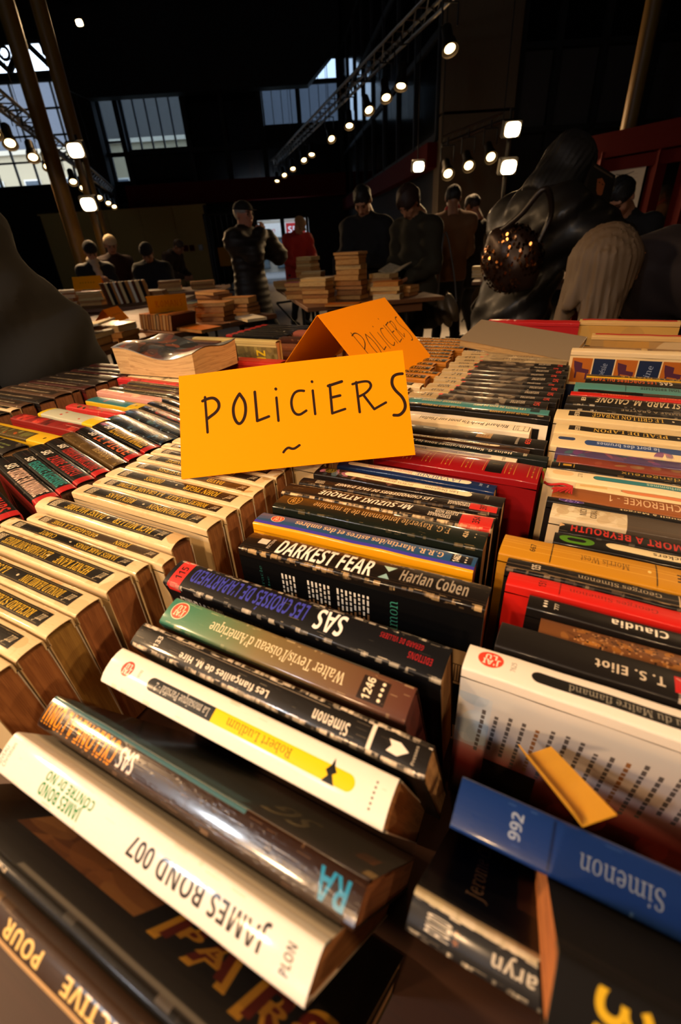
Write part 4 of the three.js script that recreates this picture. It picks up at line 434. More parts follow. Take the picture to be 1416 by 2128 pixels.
const yokeGeo = mergeGeometries([boxG(.012, .2, .03, -.1, .08, .1), boxG(.012, .2, .03, .1, .08, .1), boxG(.21, .012, .03, 0, .18, .1), (() => { const g = new THREE.CylinderGeometry(.012, .012, .1, 8); g.translate(0, .23, .1); return g; })()]);
const lensGeo = (() => { const g = new THREE.SphereGeometry(.082, 16, 6, 0, 6.2832, 0, .9); g.rotateX(Math.PI / 2); g.scale(1, 1, .25); g.translate(0, 0, .262); return g; })();
function spot(label, pos, aim, group, power, angle = .5, shadow = true) {
  const o = thing('spotlight', label, 'spotlight', pos, 0, group), body = new THREE.Group();
  const q = new THREE.Quaternion().setFromRotationMatrix(new THREE.Matrix4().lookAt(aim.clone().sub(pos), V(0, 0, 0), V(0, 1, 0)));
  const b = part('can', canGeo, M.steel, o); b.quaternion.copy(q); part('lens', lensGeo, lampGlow, b); const y = part('yoke', yokeGeo, M.darkSteel, o); y.rotation.y = Math.atan2(aim.x - pos.x, aim.z - pos.z);
  const l = new THREE.SpotLight(WARM, power, 0, angle, .7, 2); l.position.copy(V(0, 0, .33).applyQuaternion(q)); const tg = new THREE.Object3D(); tg.name = 'aim'; tg.position.copy(V(0, 0, 2).applyQuaternion(q)); l.target = tg; l.castShadow = shadow; l.shadow.radius = 4; o.add(l, tg); return o;
}
const W_A = ['largest and highest of', 'second down the slope of', 'third down the slope of', 'fourth down the slope of', 'fifth down the slope of', 'sixth down the slope of', 'seventh down the slope of', 'eighth down the slope of', 'ninth down the slope of', 'last but one of', 'smallest and lowest of'];
[[7.14, .05], [8.49, -.3], [9.26, 0], [10.21, .25], [11.2, -.1], [12.75, .3], [14.37, -.2], [15.57, .2], [16.99, 0], [18.59, .2], [19.71, -.2]].forEach(([t, k], i) => { const p = trussAt(t, 3.56, 3.46); spot(`tin spotlight, ${W_A[i]} the lamps along the high truss`, p, p.clone().add(V(k + .35, -1, .45 + k * .3)), 'spotlights of the high truss', 22, .5, true); });
[8.48, 9.13, 10.27, 11.23, 11.99, 13.37, 14.51, 15.85, 16.92, 18.74, 20.14].forEach((t, i) => { const p = trussAt(t, -2.08, 2.9); spot(`small spotlight, ${W_A[i].replace('down the slope of', 'from the window end of')} the lamps on the lower truss`, p, p.clone().add(V(.5, -.8, .35)), 'spotlights of the lower truss', 24, .5, true); });
// the same lamps go on overhead and behind, and light the large table
[[-.9, 12, -.52, -.16, .27], [-2.0, 15, -.5, -.42, .32], [-3.4, 9, -.25, -.5, .5], [.7, 13, -.28, -.1, .3], [1.7, 14, -.35, -.35, .34], [2.7, 13, -1.2, -1.6, .5], [4.2, 22, -2.3, -2.2, .45]].forEach(([t, pw, ax, az, an], i) => { const p = trussAt(t, -2.08, 2.9); spot(`spotlight over the tables, ${ORD[i]} along the lower truss behind the browsers`, p, V(ax, 1.05, az), 'spotlights over the tables', pw, an); });
[[1.5, 12], [-1.5, 12], [-4, 10]].forEach(([t, pw], i) => { const p = trussAt(t, 3.56, 3.46); spot(`spotlight high at the side, ${ORD[i]} of the high truss near the table`, p, V(-.42, 1.05, -.3), 'spotlights over the large table', pw * 1.35, .2); });
// short bar of small lamps and the bright floodlights
{
  const a = hall(1.93, 2.47, 9), b = hall(2.86, 2.72, 9), o = thing('lamp_bar', 'short tilted aluminium bar carrying three small lamps before the concrete pillar', 'lamp');
  part('bar', mergeGeometries([cylBetween(a, b, .03, .03, 10), cylBetween(a.clone().setY(a.y + .1), b.clone().setY(b.y + .1), .014, .014, 8)]), M.alu, o); const z = []; for (let i = 0; i < 8; i++) z.push(cylBetween(a.clone().lerp(b, i / 8), a.clone().lerp(b, (i + .5) / 8).add(V(0, .1, 0)), .006, .006, 5)); part('lattice', mergeGeometries(z), M.alu, o); for (const q of [a, b]) part('hanger', cylBetween(q, q.clone().setY(HY), .008, .008, 6), M.darkSteel, o);
  [.08, .42, .78].forEach((u, i) => { const p = a.clone().lerp(b, u).add(V(0, -.22, 0)); spot(`small lamp under the short tilted bar, ${['lower end', 'middle', 'upper end'][i]} one`, p, p.clone().addScaledVector(FWD, -.8).add(V(0, -.7, 0)), 'lamps of the short bar', 16, .5); });
}
const coolGlow = new THREE.MeshStandardMaterial({ color: '#101418', emissive: new THREE.Color(.8, .9, 1), emissiveIntensity: 90, roughness: .4 });
const floodBox = (() => { const g = rbox(.26, .2, .1, .015, 0, 0, -.06); return g; })(), floodLens = (() => { const w = .1, h = .08, r = .06, s = new THREE.Shape(); s.moveTo(-w + r, -h); s.lineTo(w - r, -h); s.quadraticCurveTo(w, -h, w, -h + r); s.lineTo(w, h - r); s.quadraticCurveTo(w, h, w - r, h); s.lineTo(-w + r, h); s.quadraticCurveTo(-w, h, -w, h - r); s.lineTo(-w, -h + r); s.quadraticCurveTo(-w, -h, -w + r, -h); const g = new THREE.ExtrudeGeometry(s, { depth: .01, bevelEnabled: false, curveSegments: 8 }); g.translate(0, 0, -.004); return g; })(), floodPin = new THREE.CylinderGeometry(.01, .01, .2, 8);
function flood(label, s, y, f, power, standing, aimDown = .35, sc = 1) {
  const p = hall(s, y, f), o = thing('floodlight', label, 'floodlight', p), d = FWD.clone().negate().setY(-aimDown).normalize(), q = new THREE.Quaternion().setFromRotationMatrix(new THREE.Matrix4().lookAt(d, V(0, 0, 0), V(0, 1, 0)));
  const h = part('housing', floodBox, M.darkSteel, o); h.quaternion.copy(q); h.scale.setScalar(sc); part('lens', floodLens, floodGlow, h);
  const st = []; if (standing) { st.push(cylBetween(V(0, -y + .02, 0).addScaledVector(FWD, .14), V(0, standing, 0).addScaledVector(FWD, .14), .018, .018, 8)); for (let i = 0; i < 3; i++) { const a = i * 2.094 + .4; st.push(cylBetween(V(Math.cos(a) * .5, -y + .01, Math.sin(a) * .5).addScaledVector(FWD, .14), V(0, -y + .7, 0).addScaledVector(FWD, .14), .012, .012, 6)); } part('stand', mergeGeometries(st), M.darkSteel, o); } else if (standing === null) { part('clamp', cylBetween(V(0, 0, 0).addScaledVector(FWD, .1), V(0, 0, 0).addScaledVector(FWD, .14), .015, .015, 8), M.darkSteel, o); } else { part('hanger', cylBetween(V(0, .08, 0).addScaledVector(FWD, .1), V(0, HY - y, 0).addScaledVector(FWD, .1), .008, .008, 6), M.darkSteel, o); }
  const l = new THREE.SpotLight(new THREE.Color(1, .62, .3), power, 0, 1.1, .8, 2); l.position.copy(d.clone().multiplyScalar(.05)); const tg = new THREE.Object3D(); tg.name = 'aim'; tg.position.copy(d.clone().multiplyScalar(3)); l.target = tg; l.castShadow = true; l.shadow.radius = 5; o.add(l, tg); return o;
}
flood('blazing floodlight on top of the tall stand, the upper one of the two', 2.7, 2.47, 8.05, 8, .25);
flood('blazing floodlight lower on the tall stand, the lower one of the two', 2.7, 2.05, 8.05, 7, null);
flood('floodlight hung under the red beam before the concrete pillar', 1.58, 2.22, 9, 12, 0, .35, .8);
flood('small warm floodlight by the red post above the reading men', .82, 1.86, 11, 6, .1, .3, .7);
flood('floodlight clamped by the yellow columns below the tall windows', -3.5, 2.61, 8.5, 16, .2);
flood('floodlight low by the yellow columns above the cream partition', -3.53, 1.96, 8.5, 14, null);
flood('tiny white light high under the roof', -3.88, 4.68, 11, 8, 0, .5, .5);
{ // one cold metal-halide floodlight hangs on the lower truss over the table
  const p = trussAt(-.35, -2.1, 2.95), o = thing('floodlight', 'cold white floodlight clamped under the lower truss above the large table', 'floodlight', p), d = V(-.17, 1.1, -.1).sub(p).normalize(), q = new THREE.Quaternion().setFromRotationMatrix(new THREE.Matrix4().lookAt(d, V(0, 0, 0), V(0, 1, 0)));
  const h = part('housing', floodBox, M.darkSteel, o); h.quaternion.copy(q); part('lens', floodLens, coolGlow, h); part('clamp', cylBetween(V(0, .05, 0), V(0, .2, 0), .015, .015, 8), M.darkSteel, o);
  const l = new THREE.SpotLight(new THREE.Color(.86, .93, 1), 3.2, 0, .4, .8, 2); l.position.copy(d.clone().multiplyScalar(.05)); const tg = new THREE.Object3D(); tg.name = 'aim'; tg.position.copy(d.clone().multiplyScalar(2)); l.target = tg; l.castShadow = true; l.shadow.radius = 5; o.add(l, tg);
}
// ================================================================ TABLES AND CARDS
const woodTex = grainTex(1024, 512, '#6e4423', ['#5a3418', '#825430', '#4a2a12', '#94642e'], 3200, 31, 14, 3);
const tableWood = std({ map: woodTex, roughness: .6, bumpMap: woodTex, bumpScale: .0004 }), darkWood = std({ map: grainTex(512, 512, '#3a2012', ['#2a160c', '#4a2a16', '#1e1008'], 2400, 32, 12, 3), roughness: .55 });
// a trestle table: planks, rails, two folding steel legs; x0..x1, z0..z1 in metres
function trestle(label, cx, cz, w, d, top, turn, mat, planks = 4, thick = .028) {
  const t = thing('trestle_table', label, 'table', [cx, 0, cz], turn);
  for (let i = 0; i < planks; i++) { const m = part('plank', rbox(w, thick, d / planks - .002, .004, 0, 0, 0, 1), mat, t); m.position.set(0, top - thick / 2, -d / 2 + d * (i + .5) / planks); }
  for (const q of [-1, 1]) part('apron', boxG(w - .3, .06, .02, 0, top - thick - .03, q * (d / 2 - .06)), mat, t);
  for (const sx of [-1, 1]) { const x = sx * (w / 2 - .25), hz = d / 2 - .1, ty = top - thick - .06; for (const sz of [-1, 1]) part('leg', cylBetween(V(x, .0, sz * hz), V(x, ty + .05, sz * hz), .016, .016, 10), M.darkSteel, t); part('brace', mergeGeometries([cylBetween(V(x, .25, -hz), V(x, .25, hz), .01, .01, 8), cylBetween(V(x, ty, 0), V(x - sx * .45, ty - .02, 0), .01, .01, 8), cylBetween(V(x, .25, 0), V(x - sx * .45, ty - .02, 0), .009, .009, 8)]), M.darkSteel, t); }
  return t;
}
trestle('large dark wooden trestle table under the rows of crime paperbacks', -.02, -.42, 1.8, 1.58, TT, 0, darkWood, 5);

// folded yellow cards with hand-drawn lettering
const cardC = '#f29200';
const STROKES = { P: [[[.1, 0], [.18, 1]], [[-.05, .1], [.5, 0], [.95, .18], [.9, .42], [.2, .62]]], O: [[[.55, 0], [.12, .25], [.08, .7], [.42, 1], [.85, .75], [.92, .3], [.55, 0]]], L: [[[.1, 0], [.16, .96], [.95, .86]]], i: [[[.4, .12], [.5, 1]], [[.38, -.22], [.42, -.2]]], C: [[[.95, .1], [.5, .02], [.1, .35], [.15, .8], [.5, 1], [1, .84]]], E: [[[.15, .05], [.15, 1]], [[.05, .08], [.9, -.02]], [[.15, .48], [.72, .44]], [[.15, 1], [.95, .9]]], R: [[[.08, .05], [.1, 1]], [[-.05, .1], [.45, 0], [.62, .2], [.4, .42], [.1, .52]], [[.3, .5], [.6, .95], [1.02, .78]]], S: [[[.95, .02], [.5, .0], [.3, .22], [.45, .42], [.85, .62], [.95, .88], [.6, 1.06], [.25, 1.04]]], M: [[[.05, 1], [.15, 0], [.5, .6], [.85, 0], [.95, 1]]], A: [[[0, 1], [.45, 0], [.95, 1]], [[.2, .62], [.75, .6]]], N: [[[.05, 1], [.1, 0], [.85, 1], [.92, 0]]], '~': [[[0, .8], [.25, .1], [.6, .6], [1, .1]]] };
function cardTex(w, h, word, boxes, ink, lw, dash) {
  return canvasTex(w, h, (c) => {
    c.fillStyle = cardC; c.fillRect(0, 0, w, h); const r = rng(41); for (let i = 0; i < 900; i++) { c.globalAlpha = .03; c.fillStyle = r() < .5 ? '#c87a00' : '#ffc850'; c.fillRect(r() * w, r() * h, rr(2, 30, r), rr(1, 3, r)); } c.globalAlpha = 1;
    c.strokeStyle = ink; c.lineCap = c.lineJoin = 'round';
    [...word].forEach((ch, i) => { const [x0, y0, x1, y1] = boxes[i]; for (const st of STROKES[ch]) { c.lineWidth = lw * rr(.85, 1.15, r); c.beginPath(); const P = st.map(([a, b]) => [(x0 + (x1 - x0) * a) * w, (y0 + (y1 - y0) * b) * h]); c.moveTo(...P[0]); if (P.length === 2) c.lineTo(...P[1]); else if ('OCSP~'.includes(ch) || (ch === 'R' && P.length > 3)) { for (let k = 1; k < P.length - 1; k++) c.quadraticCurveTo(...P[k], (P[k][0] + P[k + 1][0]) / 2, (P[k][1] + P[k + 1][1]) / 2); c.lineTo(...P[P.length - 1]); } else P.slice(1).forEach((p) => c.lineTo(...p)); c.stroke(); } });
  });
}
const plainCard = phys({ color: cardC, roughness: .85, specularIntensity: .15, side: THREE.DoubleSide });
function sheet(w, h, bow, thick = .0005) { // an upright sheet, foot at y 0, slightly bowed
  const g = new THREE.BoxGeometry(w, h, thick, 12, 6, 1), p = g.attributes.position; for (let i = 0; i < p.count; i++) { const x = p.getX(i) / w, y = p.getY(i) / h; p.setZ(i, p.getZ(i) + bow * (Math.cos(x * Math.PI) - .5) + bow * .4 * y * y); } g.translate(0, h / 2, 0); g.computeVertexNormals(); return g;
}
// front face in the material list of a box: +z only carries the print
function card(label, pos, ry, rx, rz, w, h, tex, backTurn, bow = .002, gap = 0) {
  const o = thing('folded_card', label, 'sign', pos, 0, 'folded yellow cards'); const f = new THREE.Group(); const pr = phys({ map: tex, roughness: .85, specularIntensity: .15 });
  const m = new THREE.Mesh(sheet(w, h, bow), [plainCard, plainCard, plainCard, plainCard, pr, plainCard]); m.name = 'front_panel'; m.rotation.order = 'YXZ'; m.rotation.set(rx, ry, rz); m.castShadow = m.receiveShadow = true; o.add(m);
  const b = new THREE.Mesh(sheet(w, h, -bow * .5), plainCard); b.name = 'back_panel'; b.castShadow = b.receiveShadow = true; b.position.set(0, h, -.0006); b.rotation.x = backTurn - Math.PI; b.rotation.order = 'YXZ'; m.add(b); return o;
}
const bx = (a) => a.map(([x0, x1, y0, y1]) => [x0, y0, x1, y1]);
const big = cardTex(1024, 485, 'POLiCiERS~', bx([[.11, .185, .24, .585], [.235, .305, .25, .56], [.335, .4, .25, .545], [.425, .45, .3, .555], [.49, .56, .27, .53], [.585, .61, .27, .53], [.66, .73, .25, .54], [.775, .9, .25, .555], [.91, .99, .22, .6], [.45, .52, .8, .87]]), '#2a1c14', 13);
card('upright yellow card with dark handwritten word, standing on the paperbacks in front', [-.2158 * 1.04, CAM_Y - .1701 * 1.04, -.3051 * 1.04], R(25.2), R(-40.6), R(4.4), .21 * 1.04, .0995 * 1.04, big, R(62), .0025);
const bx2 = bx([[.19, .29, .3, .66], [.3, .39, .37, .69], [.41, .48, .37, .63], [.5, .53, .37, .63], [.54, .63, .35, .63], [.65, .68, .31, .61], [.69, .77, .33, .61], [.78, .86, .31, .59], [.87, .95, .29, .63]]);
card('tent-folded yellow card with thin handwritten word, behind the upright card', [-.2609, CAM_Y - .1903, -.708], 1.4993, -.7712, 0, .21, .14, cardTex(768, 512, 'POLiCiERS', bx2, '#2e221c', 6), R(88), .001);

// the thick curled paperback lying on the low row
{
  const b = thing('thick_paperback', 'very thick paperback lying flat with a curled cover on the low row', 'book', [-.665, TT + .112, -.607], R(3)); const L = .178, D = .115, T = .036;
  const bend = (g) => { const p = g.attributes.position; for (let i = 0; i < p.count; i++) { let x = p.getX(i), y = p.getY(i), z = p.getZ(i); const u = x / L, q = y / T; p.setX(i, x + (1 - q) * .008 * (u < 0 ? 1 : .2) * Math.abs(u * 2)); p.setZ(i, z - q * .004); p.setY(i, y + q * (.008 * Math.cos(u * 5.6 + 2.4) + .003 * Math.sin(z * 60))); } g.computeVertexNormals(); return g; };
  const pg = new THREE.BoxGeometry(L, T, D, 24, 6, 10); { const p = pg.attributes.position, uv = pg.attributes.uv; for (let i = 0; i < p.count; i++) uv.setXY(i, p.getY(i) * 30, p.getX(i) * 3 + p.getZ(i) * 3); } pg.translate(0, T / 2 + .001, 0);
  part('pages', paint(bend(pg), '#d0aa74'), pageMat, b);
  const cv = coverArt((d) => d.bg('#3a3a3a').blobs(50, ['#7a2a24', '#2a3038', '#5a6a70', '#8a4a34', '#1a1614'], 0, 0, 1, 1, .06, .2).wear(50, '#d8c8a8', false), 256, 128);
  const tg = new THREE.BoxGeometry(L + .002, .0008, D + .002, 24, 1, 10); { const p = tg.attributes.position, uv = tg.attributes.uv, W = 2048; for (let i = 0; i < p.count; i++) uv.setXY(i, (cv.x + (p.getX(i) / L + .5) * cv.w) / W, 1 - (cv.y + (p.getZ(i) / D + .5) * cv.h) / W); } tg.translate(0, T + .0018, 0); part('front_cover', bend(tg), atlasMat(cv.a, 'gloss'), b);
  const bg = new THREE.BoxGeometry(L, .0008, D, 4, 1, 4); bg.translate(0, .0005, 0); part('back_cover', paint(bg, '#3a2a20'), coverMat, b);
  part('spine', paint(boxG(L, T * .9, .0012, 0, T * .5, -D / 2 - .005), '#3a2a28'), coverMat, b);
}
// yellow paper slip folded lengthwise, stuck between the leaning books of the side row
{
  const o = thing('paper_bookmark', 'yellow paper slip folded lengthwise, sticking out beside the blue paperback', 'bookmark', [0, CAM_Y, 0]); const A = V(.0275, -.179, -.107), B = V(.007, -.208, -.145), u = B.clone().sub(A), L = u.length(); u.normalize();
  const m = std({ color: '#c8901c', roughness: .7, side: THREE.DoubleSide }); [[V(.75, .62, .35), .0125], [V(-.55, .45, -.25), .006]].forEach(([w, wd]) => { const n = w.clone().addScaledVector(u, -w.dot(u)).normalize(), z = new THREE.Vector3().crossVectors(u, n), g = boxG(L, wd, .0005, L / 2, wd / 2, 0); g.applyMatrix4(new THREE.Matrix4().makeBasis(u, n, z)).translate(A.x, A.y, A.z); part('flap', g, m, o); });
}
// red cord and tassel of the leather-bound book
{
  const o = thing('tassel_bookmark', 'red cord bookmark with a tassel trailing from the red leather-bound book', 'bookmark', [0, CAM_Y, 0]), m = std({ color: '#b01410', roughness: .8 });
  part('cord', new THREE.TubeGeometry(new THREE.CatmullRomCurve3([V(-.0225, -.184, -.402), V(-.019, -.19, -.395), V(-.014, -.187, -.385), V(-.004, -.1815, -.378), V(.003, -.181, -.3745)]), 24, .0011, 6), m, o);
  const ts = []; const r = rng(8); for (let i = 0; i < 22; i++) ts.push(cylBetween(V(.003, -.181, -.3745), V(-.012 + r() * .016, -.1815 + r() * .001, -.368 + r() * .008), .0007, .0005, 5)); part('tassel', mergeGeometries(ts), m, o).userData.kind = 'stuff';
}
// ================================================================ PEOPLE
// naive surface nets: meshes a signed distance on a grid
function nets(f, lo, hi, c) {
  const nx = Math.ceil((hi[0] - lo[0]) / c) + 2, ny = Math.ceil((hi[1] - lo[1]) / c) + 2, nz = Math.ceil((hi[2] - lo[2]) / c) + 2;
  const d = new Float32Array(nx * ny * nz), id = (i, j, k) => (k * ny + j) * nx + i;
  for (let k = 0; k < nz; k++) for (let j = 0; j < ny; j++) for (let i = 0; i < nx; i++) d[id(i, j, k)] = f(lo[0] + (i - .5) * c, lo[1] + (j - .5) * c, lo[2] + (k - .5) * c);
  const vi = new Int32Array(nx * ny * nz).fill(-1), pos = [], idx = [];
  const E = [[0, 1], [2, 3], [4, 5], [6, 7], [0, 2], [1, 3], [4, 6], [5, 7], [0, 4], [1, 5], [2, 6], [3, 7]];
  for (let k = 0; k < nz - 1; k++) for (let j = 0; j < ny - 1; j++) for (let i = 0; i < nx - 1; i++) {
    const v = []; let m = 0; for (let q = 0; q < 8; q++) { const s = d[id(i + (q & 1), j + (q >> 1 & 1), k + (q >> 2))]; v.push(s); if (s < 0) m++; } if (m === 0 || m === 8) continue;
    let x = 0, y = 0, z = 0, n = 0; for (const [a, b] of E) { if ((v[a] < 0) === (v[b] < 0)) continue; const t = v[a] / (v[a] - v[b]); x += (a & 1) + t * ((b & 1) - (a & 1)); y += (a >> 1 & 1) + t * ((b >> 1 & 1) - (a >> 1 & 1)); z += (a >> 2) + t * ((b >> 2) - (a >> 2)); n++; }
    vi[id(i, j, k)] = pos.length / 3; pos.push(lo[0] + (i + x / n - .5) * c, lo[1] + (j + y / n - .5) * c, lo[2] + (k + z / n - .5) * c);
  }
  const quad = (a, b, e, g, flip) => { if (a < 0 || b < 0 || e < 0 || g < 0) return; flip ? idx.push(a, e, b, b, e, g) : idx.push(a, b, e, b, g, e); };
  for (let k = 1; k < nz - 1; k++) for (let j = 1; j < ny - 1; j++) for (let i = 1; i < nx - 1; i++) {
    const s = d[id(i, j, k)] < 0;
    if (s !== d[id(i + 1, j, k)] < 0) quad(vi[id(i, j - 1, k - 1)], vi[id(i, j, k - 1)], vi[id(i, j - 1, k)], vi[id(i, j, k)], !s);
    if (s !== d[id(i, j + 1, k)] < 0) quad(vi[id(i - 1, j, k - 1)], vi[id(i, j, k - 1)], vi[id(i - 1, j, k)], vi[id(i, j, k)], s);
    if (s !== d[id(i, j, k + 1)] < 0) quad(vi[id(i - 1, j - 1, k)], vi[id(i, j - 1, k)], vi[id(i - 1, j, k)], vi[id(i, j, k)], !s);
  }
  const g = new THREE.BufferGeometry(); g.setAttribute('position', new THREE.Float32BufferAttribute(pos, 3)); g.setIndex(idx); g.computeVertexNormals(); return g;
}
const smin = (a, b, k) => { const h = Math.max(k - Math.abs(a - b), 0) / k; return Math.min(a, b) - h * h * k * .25; };
// bone: from a to b with radii; flat squeezes front to back
function bone(a, b, r0, r1, flat = 1) { const dx = b.x - a.x, dy = b.y - a.y, dz = (b.z - a.z) * flat, L = dx * dx + dy * dy + dz * dz || 1e-9; return (x, y, z) => { const px = x - a.x, py = y - a.y, pz = (z - a.z) * flat, t = Math.max(0, Math.min(1, (px * dx + py * dy + pz * dz) / L)), qx = px - dx * t, qy = py - dy * t, qz = pz - dz * t; return Math.sqrt(qx * qx + qy * qy + qz * qz) - (r0 + (r1 - r0) * t); }; }
const ell = (cx, cy, cz, a, b, c) => (x, y, z) => { const X = (x - cx) / a, Y = (y - cy) / b, Z = (z - cz) / c, k = Math.sqrt(X * X + Y * Y + Z * Z); return (k - 1) * Math.min(a, b, c); };
const blend = (fs, k) => (x, y, z) => { let d = 9; for (const f of fs) d = smin(d, f(x, y, z), k); return d; };
function ik(a, t, l1, l2, hint) { const d = t.clone().sub(a); let L = Math.min(d.length(), (l1 + l2) * .995); d.normalize(); const c = (l1 * l1 + L * L - l2 * l2) / (2 * l1 * L), s = Math.sqrt(Math.max(0, 1 - c * c)), h = hint.clone().addScaledVector(d, -hint.dot(d)).normalize(); return { mid: a.clone().addScaledVector(d, l1 * c).addScaledVector(h, l1 * s), end: a.clone().addScaledVector(d, L) }; }
function colour(g, fn) { const p = g.attributes.position, a = new Float32Array(p.count * 3); for (let i = 0; i < p.count; i++) { const c = fn(p.getX(i), p.getY(i), p.getZ(i)); a.set([c.r, c.g, c.b], i * 3); } g.setAttribute('color', new THREE.BufferAttribute(a, 3)); return g; }
// a head: face towards +z, origin at the skull's centre
const headSDF = (() => {
  const add = blend([ell(0, .025, -.012, .077, .092, .094), ell(0, -.045, .028, .056, .07, .062), bone(V(0, -.085, .045), V(0, -.09, .058), .026, .024), bone(V(0, .012, .086), V(0, -.026, .108), .009, .013), bone(V(-.032, .03, .075), V(.032, .03, .075), .014, .014), bone(V(-.022, -.058, .083), V(.022, -.058, .083), .008, .008), ell(-.04, -.02, .06, .026, .024, .022), ell(.04, -.02, .06, .026, .024, .022)], .022);
  const ears = blend([ell(-.079, -.002, -.008, .01, .03, .018), ell(.079, -.002, -.008, .01, .03, .018)], .006), neck = bone(V(0, -.06, -.02), V(0, -.18, -.04), .054, .06);
  return (x, y, z) => { let d = smin(smin(add(x, y, z), ears(x, y, z), .01), neck(x, y, z), .03); for (const s of [-1, 1]) d = Math.max(d, -(Math.hypot(x - s * .031, (y - .008) * 1.5, z - .096) - .014)); for (const s of [-1, 1]) d = Math.min(d, Math.hypot(x - s * .031, y - .007, z - .074) - .0125); return Math.max(d, -(Math.hypot(x * .45, (y + .0585) * 2.2, z - .096) - .0058)); };
})();
const headBase = nets(headSDF, [-.1, -.2, -.12], [.1, .13, .13], .0055);
const handBase = (() => { // right hand, wrist at the origin, fingers along +y, palm towards +z
  const fs = [bone(V(0, .01, 0), V(-.012, .075, 0), .019, .017, 1.5), bone(V(0, .01, 0), V(.02, .075, 0), .018, .016, 1.5)];
  const palm = blend(fs, .03), fingers = [[-.03, .085, .072, .0082], [-.009, .09, .08, .0086], [.012, .088, .074, .0084], [.032, .08, .058, .0076]].map(([x, y, l, r]) => { const a = V(x * .9, y - .02, 0), b = V(x, y + l * .42, .008), c = V(x * .98, y + l * .72, .03), e = V(x * .96, y + l * .8, .052); return blend([bone(a, b, r * 1.05, r), bone(b, c, r, r * .92), bone(c, e, r * .92, r * .8)], .004); });
  const thumb = blend([bone(V(-.018, .025, .004), V(-.045, .06, .018), .0125, .0105), bone(V(-.045, .06, .018), V(-.044, .092, .036), .0105, .0088)], .006);
  return nets((x, y, z) => { let d = palm(x, y, z); for (const f of fingers) d = Math.min(smin(d, f(x, y, z), .006), 9); return smin(d, thumb(x, y, z), .008); }, [-.075, -.03, -.035], [.065, .18, .075], .0042);
})();
const skinMat = std({ vertexColors: true, roughness: .55 });
const fabric = (c, rough = .85, sheen = 0) => phys({ color: c, roughness: rough, sheen, sheenRoughness: .6, sheenColor: new THREE.Color(c).multiplyScalar(1.5) });
